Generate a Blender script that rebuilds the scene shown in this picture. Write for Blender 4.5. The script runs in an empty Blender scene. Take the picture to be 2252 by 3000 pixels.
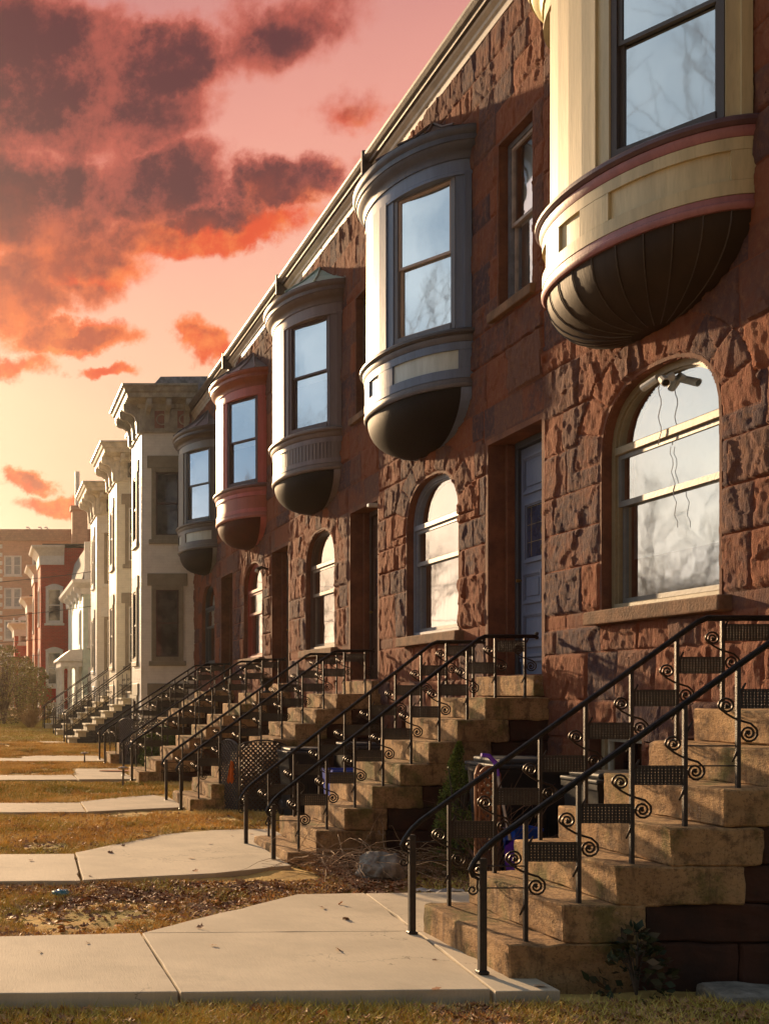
import bpy, bmesh, math, random
import numpy as np
from mathutils import Vector, Matrix, noise as mnoise
R = math.radians
PI = math.pi
random.seed(7)
rng = np.random.default_rng(11)
SC = bpy.context.scene
COL = SC.collection

# ------------------------------------------------------------------ camera, exposure, sun, sky
cd = bpy.data.cameras.new('camera')
cam = bpy.data.objects.new('camera', cd)
COL.objects.link(cam)
cam.location = (0, 0, 1.6)
cam.rotation_euler = (R(90), 0, 0)
cd.sensor_fit = 'VERTICAL'
cd.sensor_height = 36
cd.lens = 36 * 2470 / 2212
cd.shift_x = 0.3879
cd.shift_y = 0.1777
cd.clip_start = 0.05
cd.clip_end = 3000
SC.camera = cam
SC.view_settings.view_transform = 'Standard'
SC.view_settings.look = 'None'
SC.view_settings.gamma = 1
SC.view_settings.exposure = 1.45

SUN_AZ, SUN_EL = -13.5, 13.5          # degrees; azimuth from +Y, negative = to the left
sd = bpy.data.lights.new('sun', 'SUN')
sd.energy = 3.1
sd.angle = R(1.6)
sd.color = (1.0, 0.68, 0.38)
sun = bpy.data.objects.new('sun', sd)
COL.objects.link(sun)
to_sun = Vector((math.sin(R(SUN_AZ)) * math.cos(R(SUN_EL)), math.cos(R(SUN_AZ)) * math.cos(R(SUN_EL)), math.sin(R(SUN_EL))))
sun.rotation_euler = (-to_sun).to_track_quat('-Z', 'Y').to_euler()
sun.location = (-10, 60, 30)

w = bpy.data.worlds.new('World')
SC.world = w
w.use_nodes = True
NT = w.node_tree
for n in list(NT.nodes): NT.nodes.remove(n)

class G:
    """tiny node-graph helper"""
    def __init__(s, nt): s.nt = nt
    def node(s, t, **kw):
        n = s.nt.nodes.new(t)
        for k, v in kw.items(): setattr(n, k, v)
        return n
    def put(s, sock, v):
        if v is None: return
        if isinstance(v, bpy.types.NodeSocket): s.nt.links.new(v, sock)
        else:
            if isinstance(v, (tuple, list)) and len(v) == 3 and len(sock.default_value) == 4: v = (*v, 1)
            sock.default_value = v
    def m(s, op, a, b=None, c=None, clamp=False):
        n = s.node('ShaderNodeMath', operation=op, use_clamp=clamp)
        for i, v in enumerate((a, b, c)): s.put(n.inputs[i], v)
        return n.outputs[0]
    def mix(s, f, a, b, mode='MIX'):
        n = s.node('ShaderNodeMix', data_type='RGBA', blend_type=mode, clamp_factor=True)
        s.put(n.inputs[0], f); s.put(n.inputs[6], a); s.put(n.inputs[7], b)
        return n.outputs[2]
    def ss(s, v, lo, hi, o0=0.0, o1=1.0):
        n = s.node('ShaderNodeMapRange', interpolation_type='SMOOTHSTEP')
        for i, x in enumerate((v, lo, hi, o0, o1)): s.put(n.inputs[i], x)
        return n.outputs[0]
    def noise(s, vec, scale, detail=4, rough=0.55, dist=0.0, out='Fac'):
        n = s.node('ShaderNodeTexNoise')
        s.put(n.inputs['Vector'], vec); n.inputs['Scale'].default_value = scale
        n.inputs['Detail'].default_value = detail; n.inputs['Roughness'].default_value = rough
        n.inputs['Distortion'].default_value = dist
        return n.outputs[out]
    def xyz(s, x, y, z):
        n = s.node('ShaderNodeCombineXYZ')
        for i, v in enumerate((x, y, z)): s.put(n.inputs[i], v)
        return n.outputs[0]
    def sep(s, v):
        n = s.node('ShaderNodeSeparateXYZ'); s.put(n.inputs[0], v)
        return n.outputs
    def ramp(s, f, stops, interp='LINEAR'):
        n = s.node('ShaderNodeValToRGB'); s.put(n.inputs[0], f)
        r = n.color_ramp; r.interpolation = interp
        r.elements[0].position = stops[0][0]; r.elements[0].color = (*stops[0][1], 1)
        r.elements[1].position = stops[-1][0]; r.elements[1].color = (*stops[-1][1], 1)
        for p, c in stops[1:-1]:
            e = r.elements.new(p); e.color = (*c, 1)
        return n.outputs[0]

def build_sky():
    g = G(NT)
    tc = g.node('ShaderNodeTexCoord')
    x, y, z = g.sep(tc.outputs['Generated'])[:3]
    az = g.m('MULTIPLY', g.m('ARCTAN2', x, y), 180 / PI)      # degrees from +Y, right positive
    el = g.m('MULTIPLY', g.m('ARCSINE', z), 180 / PI)
    # sunset gradient by elevation
    elj = g.m('ADD', el, g.m('MULTIPLY', g.m('SUBTRACT', g.noise(tc.outputs['Generated'], 3.0, 5), 0.5), 7.0))
    base = g.ramp(g.m('DIVIDE', elj, 45.0, clamp=True), [
        (0.0, (1.0, 0.50, 0.30)), (0.14, (1.0, 0.58, 0.34)), (0.30, (1.0, 0.61, 0.37)),
        (0.45, (0.94, 0.46, 0.33)), (0.56, (0.84, 0.36, 0.28)), (0.72, (0.60, 0.24, 0.22)), (1.0, (0.35, 0.2, 0.26))])
    # cloud field laid out in sky angles (azimuth, elevation)
    warp = g.noise(tc.outputs['Generated'], 8.0, 7, 0.66, out='Color')
    wx, wy, wz = g.sep(warp)[:3]
    azw = g.m('ADD', az, g.m('MULTIPLY', g.m('SUBTRACT', wx, 0.5), 8.0))
    elw = g.m('ADD', el, g.m('MULTIPLY', g.m('SUBTRACT', wy, 0.5), 5.0))
    def blob(a, e, ra, re, amp=1.0):
        da = g.m('DIVIDE', g.m('SUBTRACT', azw, a), ra)
        de = g.m('DIVIDE', g.m('SUBTRACT', elw, e), re)
        d = g.m('SQRT', g.m('ADD', g.m('MULTIPLY', da, da), g.m('MULTIPLY', de, de)))
        return g.m('MULTIPLY', g.m('SUBTRACT', 1.0, d), amp)
    def D(px, py, rx, ry, amp=1.0, up=0.0):
        p, q = (px + 28) / 2470, (1499 - py) / 2470
        return blob(math.degrees(math.atan(p)), math.degrees(math.atan(q / math.sqrt(1 + p * p))), rx / 2470 * 57.3, ry / 2470 * 57.3 , amp)
    spec = [(120, 190, 400, 165), (330, 130, 210, 95), (60, 430, 290, 140), (320, 400, 240, 100), (620, 395, 140, 66), (450, 490, 310, 60),
           (150, 560, 240, 100, .9), (20, 640, 150, 100, .9), (130, 745, 150, 38, .8), (440, 760, 70, 50, .7), (205, 820, 76, 20, .7),
           (20, 800, 90, 36, .5), (40, 1045, 50, 22, .5), (120, 1100, 100, 26, .55), (780, 240, 90, 45, .3), (560, 60, 180, 65, .35)]
    def field(dy):
        fs = [D(q[0], q[1] - dy, *q[2:]) for q in spec]
        o = fs[0]
        for q in fs[1:]: o = g.m('MAXIMUM', o, q)
        return o
    f = field(0); flow = field(75)
    inwin = f
    n1 = g.noise(tc.outputs['Generated'], 9.0, 7, 0.62)
    n0 = g.noise(tc.outputs['Generated'], 2.6, 5, 0.55)
    dens = g.m('ADD', f, g.m('MULTIPLY', g.m('SUBTRACT', n1, 0.5), 1.5))
    cover = g.ss(dens, -0.02, 0.32)
    other = g.m('MULTIPLY', g.ss(n0, 0.5, 0.75), g.ss(g.m('ABSOLUTE', g.m('SUBTRACT', az, 17.0)), 22.0, 40.0))
    thick = g.ss(g.m('ADD', dens, g.m('MULTIPLY', g.m('SUBTRACT', n0, .5), .5)), 0.12, 0.52)
    # lit undersides: orange low, maroon high
    hi = g.ss(g.m('ADD', el, g.m('MULTIPLY', g.m('SUBTRACT', n1, .5), 14.0)), 18.0, 24.0)
    edge = g.mix(hi, (1.0, 0.20, 0.035), (0.60, 0.12, 0.075))
    core = g.mix(hi, (0.46, 0.070, 0.026), (0.098, 0.022, 0.024))
    n3 = g.noise(tc.outputs['Generated'], 17.0, 7, 0.68)
    core = g.mix(g.m('MULTIPLY', g.ss(n3, 0.46, 0.66), 0.55), core, edge)
    ccol = g.mix(thick, edge, core)
    nn = g.m('MULTIPLY', g.m('SUBTRACT', n1, 0.5), 1.5)
    under = g.m('MULTIPLY', g.ss(g.m('ADD', flow, nn), 0.22, -0.18), g.ss(el, 29.0, 23.0))
    ccol = g.mix(g.m('MULTIPLY', under, 0.9), ccol, g.mix(g.ss(n3, .4, .65), (0.80, 0.075, 0.010), (1.0, 0.27, 0.055)))
    col = g.mix(g.m('MULTIPLY', cover, 0.97), base, ccol)
    # glow round the sun
    dt = g.m('ADD', g.m('ADD', g.m('MULTIPLY', x, to_sun.x), g.m('MULTIPLY', y, to_sun.y)), g.m('MULTIPLY', z, to_sun.z))
    ang = g.m('MULTIPLY', g.m('ARCCOSINE', g.m('MINIMUM', dt, 0.99999)), 180 / PI)
    gl = g.m('POWER', g.m('SUBTRACT', 1.0, g.m('DIVIDE', ang, 24.0, clamp=True), clamp=True), 2.0)
    lowglow = g.m('MULTIPLY', g.ss(g.m('ABSOLUTE', el), 13.0, 0.0), g.ss(az, 8.0, -5.0))
    glow = g.m('ADD', g.m('MULTIPLY', gl, 0.75), g.m('MULTIPLY', lowglow, 0.85))
    gcol = g.node('ShaderNodeVectorMath', operation='SCALE')
    gcol.inputs[0].default_value = (1.0, 0.72, 0.50); g.put(gcol.inputs['Scale'], g.m('MULTIPLY', glow, g.m('SUBTRACT', 1.0, g.m('MULTIPLY', cover, 0.72))))
    # the rest of the dome: pale cool overcast, dimmer behind
    away = g.ss(az, -14.0, -62.0)
    away2 = g.ss(az, 60.0, 100.0)
    aw = g.m('MAXIMUM', away, away2)
    nb = g.noise(tc.outputs['Generated'], 5.5, 6, 0.6)
    pale = g.mix(g.ss(nb, 0.35, 0.7), (0.36, 0.52, 0.68), (1.12, 1.24, 1.28))
    dim = g.m('MULTIPLY', g.ss(y, 0.35, -0.60, 1.0, 0.16), g.ss(el, 40.0, 80.0, 1.0, 0.45))
    pale2 = g.mix(1.0, pale, g.xyz(dim, dim, dim), 'MULTIPLY')
    lw = g.ss(az, -14.0, -34.0)
    white = g.mix(g.ss(nb, .3, .7), (.62, .62, .60), g.mix(g.ss(el, 2.0, 24.0), (0.95, 0.86, 0.66), (0.98, 1.06, 1.08)))
    midc = g.mix(lw, col, white)
    skyc = g.mix(g.ss(aw, 0.3, 1.0), midc, pale2)
    add = g.node('ShaderNodeVectorMath', operation='ADD')
    g.put(add.inputs[0], skyc); g.put(add.inputs[1], gcol.outputs[0])
    sc = g.node('ShaderNodeVectorMath', operation='SCALE')
    g.put(sc.inputs[0], add.outputs[0]); sc.inputs['Scale'].default_value = 2 ** -1.45
    down = g.ss(z, -0.02, -0.12)
    fin = g.mix(down, sc.outputs[0], (0.03, 0.025, 0.02))
    bg = g.node('ShaderNodeBackground'); g.put(bg.inputs[0], fin); bg.inputs[1].default_value = 1.0
    nis = g.node('ShaderNodeTexSky', sky_type='NISHITA')
    nis.sun_disc = False; nis.sun_elevation = R(SUN_EL); nis.sun_rotation = R(SUN_AZ)
    bg2 = g.node('ShaderNodeBackground'); g.put(bg2.inputs[0], nis.outputs[0]); bg2.inputs[1].default_value = 0.0015
    ad = g.node('ShaderNodeAddShader')
    NT.links.new(bg.outputs[0], ad.inputs[0]); NT.links.new(bg2.outputs[0], ad.inputs[1])
    out = g.node('ShaderNodeOutputWorld')
    NT.links.new(ad.outputs[0], out.inputs[0])
build_sky()

# ------------------------------------------------------------------ materials
MATS = {}
def newmat(name):
    m = bpy.data.materials.new(name); m.use_nodes = True
    nt = m.node_tree
    b = nt.nodes['Principled BSDF']
    return m, G(nt), b
def vcol(c, k): return tuple(min(1, v * k) for v in c)

def mat(name, col, rough=0.7, metal=0.0, var=0.25, scale=6.0, bump=0.15, bscale=40.0, spec=0.5, col2=None, stretch=(1, 1, 1)):
    """painted / plain surface with tone variation, wear and bump"""
    if name in MATS: return MATS[name]
    m, g, b = newmat(name)
    tc = g.node('ShaderNodeTexCoord')
    mp = g.node('ShaderNodeMapping'); g.put(mp.inputs[0], tc.outputs['Object']); mp.inputs['Scale'].default_value = stretch
    v = mp.outputs[0]
    n = g.noise(v, scale, 6, 0.6)
    c2 = col2 or vcol(col, 1 - var * 1.6)
    c = g.mix(g.ss(n, 0.3, 0.7), c2, vcol(col, 1 + var * 0.35))
    n2 = g.noise(v, scale * 7, 4, 0.6)
    c = g.mix(g.m('MULTIPLY', g.ss(n2, 0.45, 0.75), 0.35), c, vcol(c2, 0.75))
    g.put(b.inputs['Base Color'], c)
    g.put(b.inputs['Roughness'], g.m('ADD', rough - 0.08, g.m('MULTIPLY', n2, 0.16)))
    b.inputs['Metallic'].default_value = metal
    b.inputs['Specular IOR Level'].default_value = spec
    if bump:
        bp = g.node('ShaderNodeBump'); bp.inputs['Strength'].default_value = bump; bp.inputs['Distance'].default_value = 0.01
        g.put(bp.inputs['Height'], g.noise(v, bscale, 5, 0.6)); g.put(b.inputs['Normal'], bp.outputs[0])
    MATS[name] = m
    return m

def brick_mat(name, c1, c2, mortar, bw=0.21, bh=0.07, rough=0.85, bump=0.5, ms=0.008):
    if name in MATS: return MATS[name]
    m, g, b = newmat(name)
    tc = g.node('ShaderNodeTexCoord')
    x, y, z = g.sep(tc.outputs['Object'])[:3]
    v = g.xyz(g.m('ADD', x, y), z, 0.0)
    br = g.node('ShaderNodeTexBrick')
    g.put(br.inputs['Vector'], v); g.put(br.inputs['Color1'], c1); g.put(br.inputs['Color2'], c2); g.put(br.inputs['Mortar'], mortar)
    br.inputs['Scale'].default_value = 1; br.inputs['Brick Width'].default_value = bw; br.inputs['Row Height'].default_value = bh
    br.inputs['Mortar Size'].default_value = ms; br.inputs['Mortar Smooth'].default_value = 0.3
    n = g.noise(tc.outputs['Object'], 2.5, 6, 0.65)
    c = g.mix(g.m('MULTIPLY', g.ss(n, 0.4, 0.75), 0.45), br.outputs[0], vcol(c2, 0.6))
    g.put(b.inputs['Base Color'], c); b.inputs['Roughness'].default_value = rough
    bp = g.node('ShaderNodeBump'); bp.inputs['Strength'].default_value = bump; bp.inputs['Distance'].default_value = 0.01
    h = g.m('SUBTRACT', g.noise(tc.outputs['Object'], 60, 3), g.m('MULTIPLY', br.outputs['Fac'], 1.5))
    g.put(bp.inputs['Height'], h); g.put(b.inputs['Normal'], bp.outputs[0])
    MATS[name] = m
    return m

def rock_mat():
    m, g, b = newmat('rock_faced_brownstone')
    at = g.node('ShaderNodeAttribute'); at.attribute_name = 'stone'
    r, j, q = g.sep(at.outputs['Color'])[:3]
    tc = g.node('ShaderNodeTexCoord')
    geo = g.node('ShaderNodeNewGeometry')
    P = geo.outputs['Position']
    n = g.noise(P, 3.0, 6, 0.65)
    n2 = g.noise(P, 14.0, 6, 0.7)
    sh = g.mix(r, (0.225, 0.072, 0.034), (0.120, 0.047, 0.036))
    gray = g.mix(q, (0.068, 0.038, 0.044), (0.150, 0.070, 0.050))
    c = g.mix(g.ss(g.m('ADD', n, g.m('MULTIPLY', g.m('SUBTRACT', r, 0.5), 0.6)), 0.42, 0.66), sh, gray)
    c = g.mix(g.m('MULTIPLY', g.ss(n2, 0.45, 0.7), 0.55), c, (0.25, 0.115, 0.058))
    c = g.mix(g.m('MULTIPLY', g.ss(g.noise(P, 1.1, 5, .7), 0.60, 0.75), 0.55), c, (0.055, 0.050, 0.042))
    c = g.mix(g.m('MULTIPLY', g.ss(g.noise(P, 2.3, 6, .75), 0.67, 0.76), 0.7), c, (0.085, 0.085, 0.025))
    c = g.mix(g.ss(j, 0.35, 0.75), c, (0.22, 0.070, 0.035))
    g.put(b.inputs['Base Color'], c); b.inputs['Roughness'].default_value = 0.92
    b.inputs['Specular IOR Level'].default_value = 0.25
    bp = g.node('ShaderNodeBump'); bp.inputs['Strength'].default_value = 0.9; bp.inputs['Distance'].default_value = 0.03
    mp = g.node('ShaderNodeMapping'); g.put(mp.inputs[0], P); mp.inputs['Scale'].default_value = (1, 1.3, 0.5)
    h = g.m('ADD', g.noise(mp.outputs[0], 26, 6, 0.68), g.m('MULTIPLY', g.noise(P, 110, 3), 0.35))
    g.put(bp.inputs['Height'], h); g.put(b.inputs['Normal'], bp.outputs[0])
    return m
M_ROCK = rock_mat()

def glass_mat(name, refl=0.5, tint=(0.9, 0.95, 1.0), rough=0.012, wav=0.012):
    m, g, b = newmat(name)
    nt = g.nt; nt.nodes.remove(b)
    out = nt.nodes['Material Output']
    gl = g.node('ShaderNodeBsdfGlossy'); g.put(gl.inputs['Color'], tint); gl.inputs['Roughness'].default_value = rough
    tr = g.node('ShaderNodeBsdfTransparent'); g.put(tr.inputs['Color'], (0.86, 0.9, 0.88))
    tc = g.node('ShaderNodeTexCoord')
    bp = g.node('ShaderNodeBump'); bp.inputs['Strength'].default_value = wav; bp.inputs['Distance'].default_value = 0.02
    g.put(bp.inputs['Height'], g.noise(tc.outputs['Object'], 3.0, 2)); g.put(gl.inputs['Normal'], bp.outputs[0])
    mx = g.node('ShaderNodeMixShader'); mx.inputs[0].default_value = refl
    nt.links.new(tr.outputs[0], mx.inputs[1]); nt.links.new(gl.outputs[0], mx.inputs[2])
    nt.links.new(mx.outputs[0], out.inputs[0])
    MATS[name] = m
    return m
M_GLASS = glass_mat('window_glass', 0.70, rough=.035, wav=.03)
M_GLASS_DIM = glass_mat('thin_glass', 0.42)

def smooth_stone(name, c, c2, rough=0.85):
    return mat(name, c, rough, col2=c2, scale=4, bump=0.5, bscale=70, spec=0.25)
M_SMOOTH = smooth_stone('dressed_brownstone', (0.185, 0.075, 0.042), (0.105, 0.045, 0.030))
M_SILL = mat('tooled_sill_stone', (0.24, 0.135, 0.08), 0.9, col2=(0.12, 0.075, 0.05), scale=5, bump=0.9, bscale=45, spec=0.2)
M_IRON = mat('black_painted_iron', (0.012, 0.010, 0.010), 0.42, 0.1, var=0.4, scale=30, bump=0.3, bscale=160, col2=(0.035, 0.022, 0.016))
M_IRONW = mat('black_iron_handrail', (0.030, 0.024, 0.022), 0.33, 0.6, var=0.4, scale=20, bump=0.25, bscale=120)
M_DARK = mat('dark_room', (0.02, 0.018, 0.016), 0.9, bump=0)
M_SHADE = mat('white_roller_shade', (0.80, 0.86, 0.88), 0.8, var=0.06, scale=3, bump=0.05)
M_CURT = mat('tan_net_curtain', (0.52, 0.40, 0.28), 0.9, var=0.12, scale=5, bump=0.3, bscale=60, stretch=(1, 8, .4))

def step_mat():
    m, g, b = newmat('worn_step_sandstone')
    geo = g.node('ShaderNodeNewGeometry'); P = geo.outputs['Position']
    n = g.noise(P, 2.2, 6, .6); n2 = g.noise(P, 9, 6, .7)
    c = g.mix(g.ss(n, .35, .65), (0.50, 0.31, 0.15), (0.36, 0.21, 0.10))
    c = g.mix(g.m('MULTIPLY', g.ss(n2, .46, .66), .75), c, (0.11, 0.065, 0.038))
    c = g.mix(g.m('MULTIPLY', g.ss(g.noise(P, 1.9, 7, .7), .50, .64), .8), c, (0.12, 0.115, 0.035))
    c = g.mix(g.m('MULTIPLY', g.ss(g.noise(P, 3.3, 8, .8), .60, .68), .75), c, (0.42, 0.34, 0.26))
    c = g.mix(g.m('MULTIPLY', g.ss(g.noise(P, 55, 5, .75), .52, .64), .6), c, (0.09, 0.055, 0.035))
    px, py, pz = g.sep(P)[:3]
    c = g.mix(g.m('MULTIPLY', g.ss(g.noise(g.xyz(g.m('MULTIPLY', px, 6.0), g.m('MULTIPLY', py, 6.0), g.m('MULTIPLY', pz, .8)), 2.2, 5, .7), .52, .66), .55), c, (0.10, 0.06, 0.038))
    g.put(b.inputs['Base Color'], c); b.inputs['Roughness'].default_value = 0.9; b.inputs['Specular IOR Level'].default_value = 0.2
    bp = g.node('ShaderNodeBump'); bp.inputs['Strength'].default_value = 0.9; bp.inputs['Distance'].default_value = 0.018
    mp = g.node('ShaderNodeMapping'); g.put(mp.inputs[0], P); mp.inputs['Scale'].default_value = (1, .35, 1)
    g.put(bp.inputs['Height'], g.m('ADD', g.noise(mp.outputs[0], 38, 6, .7), g.m('MULTIPLY', g.noise(P, 130, 2), .4)))
    g.put(b.inputs['Normal'], bp.outputs[0])
    return m
M_STEP = step_mat()

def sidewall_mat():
    m, g, b = newmat('shaded_stoop_masonry')
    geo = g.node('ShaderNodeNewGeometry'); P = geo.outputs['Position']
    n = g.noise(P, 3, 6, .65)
    c = g.mix(g.ss(n, .35, .65), (0.085, 0.038, 0.025), (0.045, 0.026, 0.020))  # stoop sides coloured extra dark, with their shade put into the base colour
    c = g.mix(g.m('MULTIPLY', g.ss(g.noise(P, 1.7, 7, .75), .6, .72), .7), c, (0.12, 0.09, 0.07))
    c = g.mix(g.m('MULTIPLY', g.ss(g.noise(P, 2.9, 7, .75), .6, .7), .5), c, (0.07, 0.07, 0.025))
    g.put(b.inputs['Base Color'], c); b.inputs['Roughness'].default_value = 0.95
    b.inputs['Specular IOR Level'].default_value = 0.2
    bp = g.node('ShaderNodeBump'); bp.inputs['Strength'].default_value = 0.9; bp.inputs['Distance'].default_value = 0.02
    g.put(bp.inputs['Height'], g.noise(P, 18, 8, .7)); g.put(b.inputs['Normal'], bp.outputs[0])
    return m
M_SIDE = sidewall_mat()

# ------------------------------------------------------------------ mesh helpers
class MB:
    def __init__(s): s.bm = bmesh.new()
    def box(s, x0, x1, y0, y1, z0, z1, bev=0.0, seg=1):
        M = Matrix.Translation(((x0 + x1) / 2, (y0 + y1) / 2, (z0 + z1) / 2)) @ Matrix.Diagonal((abs(x1 - x0), abs(y1 - y0), abs(z1 - z0), 1))
        if bev <= 0:
            bmesh.ops.create_cube(s.bm, size=1, matrix=M)
        else:
            t = bmesh.new(); bmesh.ops.create_cube(t, size=1, matrix=M)
            bmesh.ops.bevel(t, geom=t.edges[:], offset=bev, segments=seg, affect='EDGES', profile=0.5)
            s.merge(t)
        return s
    def merge(s, t, M=None):
        vm = {}
        for v in t.verts: vm[v] = s.bm.verts.new(M @ v.co if M else v.co)
        for f in t.faces:
            try: s.bm.faces.new([vm[v] for v in f.verts])
            except ValueError: pass
        t.free()
    def poly(s, pts):
        try: return s.bm.faces.new([s.bm.verts.new(p) for p in pts])
        except ValueError: return None
    def grid(s, rows, close=False):
        """rows: list of lists of points -> quads"""
        vs = [[s.bm.verts.new(p) for p in r] for r in rows]
        for i in range(len(vs) - 1):
            a, b = vs[i], vs[i + 1]
            n = len(a)
            for j in range(n if close else n - 1):
                k = (j + 1) % n
                try: s.bm.faces.new((a[j], a[k], b[k], b[j]))
                except ValueError: pass
        return vs
    def prism(s, pts, axis, a, b):
        """extrude a 2-D outline along axis ('x','y','z') from a to b"""
        def P(u, v, w):
            return {'x': (w, u, v), 'y': (u, w, v), 'z': (u, v, w)}[axis]
        A = [s.bm.verts.new(P(u, v, a)) for u, v in pts]
        B = [s.bm.verts.new(P(u, v, b)) for u, v in pts]
        n = len(pts)
        for i in range(n):
            k = (i + 1) % n
            s.bm.faces.new((A[i], A[k], B[k], B[i]))
        s.bm.faces.new(A); s.bm.faces.new(B[::-1])
        return s
    def tube(s, path, rad, n=6, cap=True):
        P = [Vector(p) for p in path]
        rads = rad if isinstance(rad, (list, tuple)) else [rad] * len(P)
        t0 = (P[1] - P[0]).normalized()
        up = Vector((0, 0, 1)) if abs(t0.z) < 0.9 else Vector((1, 0, 0))
        nrm = t0.cross(up).normalized()
        rows = []
        for i, p in enumerate(P):
            t = (P[min(i + 1, len(P) - 1)] - P[max(i - 1, 0)])
            if t.length < 1e-9: t = t0
            t = t.normalized()
            nrm = (nrm - t * nrm.dot(t))
            nrm = nrm.normalized() if nrm.length > 1e-6 else t.orthogonal().normalized()
            bn = t.cross(nrm)
            rows.append([p + (nrm * math.cos(2 * PI * k / n) + bn * math.sin(2 * PI * k / n)) * rads[i] for k in range(n)])
        vs = s.grid(rows, True)
        if cap:
            for r in (vs[0][::-1], vs[-1]):
                try: s.bm.faces.new(r)
                except ValueError: pass
        return s
    def sweep(s, pts, prof, closed=True, caps=True):
        """profile [(off,z)] swept along plan polyline with mitred corners; outward = left normal"""
        n = len(pts); rows = []
        for i in range(n):
            ns = []
            for a, b in ((i - 1, i), (i, i + 1)):
                if 0 <= a and b < n:
                    d = Vector((pts[b][0] - pts[a][0], pts[b][1] - pts[a][1])).normalized()
                    ns.append(Vector((-d.y, d.x)))
            if len(ns) == 2: m = (ns[0] + ns[1]) / max(0.3, 1 + ns[0].dot(ns[1]))
            else: m = ns[0]
            rows.append([(pts[i][0] + m.x * o, pts[i][1] + m.y * o, z) for o, z in prof])
        vs = s.grid(rows, closed)
        if caps and closed:
            for r in (vs[0], vs[-1][::-1]):
                try: s.bm.faces.new(r)
                except ValueError: pass
        return s
    def lathe(s, prof, cx, cy, n=16):
        rows = [[(cx + r * math.cos(2 * PI * k / n), cy + r * math.sin(2 * PI * k / n), z) for k in range(n)] for r, z in prof]
        s.grid(rows, True); return s
    def jitter(s, amp, scale=4.0, cuts=0, seed=0.0):
        if cuts:
            bmesh.ops.subdivide_edges(s.bm, edges=s.bm.edges[:], cuts=cuts, use_grid_fill=True)
        for v in s.bm.verts:
            v.co += mnoise.noise_vector(v.co * scale + Vector((seed, seed * 2, 0))) * amp
        return s
    def build(s, name, m, parent=None, smooth=False, loc=None):
        bmesh.ops.recalc_face_normals(s.bm, faces=s.bm.faces[:])
        me = bpy.data.meshes.new(name)
        s.bm.to_mesh(me); s.bm.free()
        me.materials.append(m)
        if smooth:
            me.shade_smooth()
            me.set_sharp_from_angle(angle=R(38))
        return link(name, me, parent, loc)
def link(name, me, parent=None, loc=None):
    o = bpy.data.objects.new(name, me); COL.objects.link(o)
    if parent: o.parent = parent
    if loc: o.location = loc
    return o
def thing(name, label, cat, loc=(0, 0, 0), rz=0, group=None):
    o = bpy.data.objects.new(name, None); COL.objects.link(o)
    o.empty_display_size = 0.2
    o.location = loc; o.rotation_euler = (0, 0, rz)
    o['label'] = label; o['category'] = cat
    if group: o['group'] = group
    return o
def tag(o, label=None, cat=None, group=None, kind=None):
    for k, v in (('label', label), ('category', cat), ('group', group), ('kind', kind)):
        if v: o[k] = v
    return o
def np_mesh(name, V, F, m, attr=None):
    me = bpy.data.meshes.new(name)
    V = np.asarray(V, np.float32); F = np.asarray(F, np.int32)
    me.vertices.add(len(V)); me.vertices.foreach_set('co', V.ravel())
    k = F.shape[1]
    me.loops.add(F.size); me.loops.foreach_set('vertex_index', F.ravel())
    me.polygons.add(len(F)); me.polygons.foreach_set('loop_start', np.arange(0, F.size, k, dtype=np.int32))
    me.update(calc_edges=True)
    if attr is not None:
        a = me.color_attributes.new('stone', 'FLOAT_COLOR', 'POINT')
        a.data.foreach_set('color', np.asarray(attr, np.float32).ravel())
    me.materials.append(m); me.validate(); return me

def ground_z(y):
    return 0.0075 * min(max(0.0, y - 10.7), 60)

# ------------------------------------------------------------------ noise on grids
def vnoise(X, Y, scale, seed):
    r = np.random.default_rng(seed).random((256, 256))
    x = X * scale; y = Y * scale
    xi = np.floor(x).astype(int); yi = np.floor(y).astype(int)
    fx = x - xi; fy = y - yi
    fx = fx * fx * (3 - 2 * fx); fy = fy * fy * (3 - 2 * fy)
    g = lambda a, b: r[a % 256, b % 256]
    return (g(xi, yi) * (1 - fx) * (1 - fy) + g(xi + 1, yi) * fx * (1 - fy) + g(xi, yi + 1) * (1 - fx) * fy + g(xi + 1, yi + 1) * fx * fy)
def fbm(X, Y, scale, seed, oct=4, ridge=False):
    t = 0; a = 1; s = 0
    for o in range(oct):
        n = vnoise(X, Y, scale * 2.03 ** o, seed + o * 17)
        if ridge: n = 1 - abs(2 * n - 1)
        t = t + a * n; s += a; a *= 0.52
    return t / s

# ------------------------------------------------------------------ brownstone geometry constants
WX = 5.3; HW = 4.57; WTOP = 8.62
DOOR = (0.0, 1.23, 1.78, 4.25)
ARC = dict(c=2.76, a=0.79, zs=3.60, r=0.60, z0=2.31)
UPW = (0.23, 0.98, 5.56, 7.27)

def arch_outline(off=0.0, n=18, c=None, A=ARC, z0=None):
    c = A['c'] if c is None else c
    a = A['a'] + off; r = A['r'] + off; z0 = A['z0'] if z0 is None else z0
    pts = [(c - a, z0)]
    for i in range(n + 1):
        t = PI - PI * i / n
        ct, st = math.cos(t), math.sin(t)
        e = 0.80
        pts.append((c + a * math.copysign(abs(ct) ** e, ct), A['zs'] + r * st ** e))
    pts.append((c + a, z0))
    return pts

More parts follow.
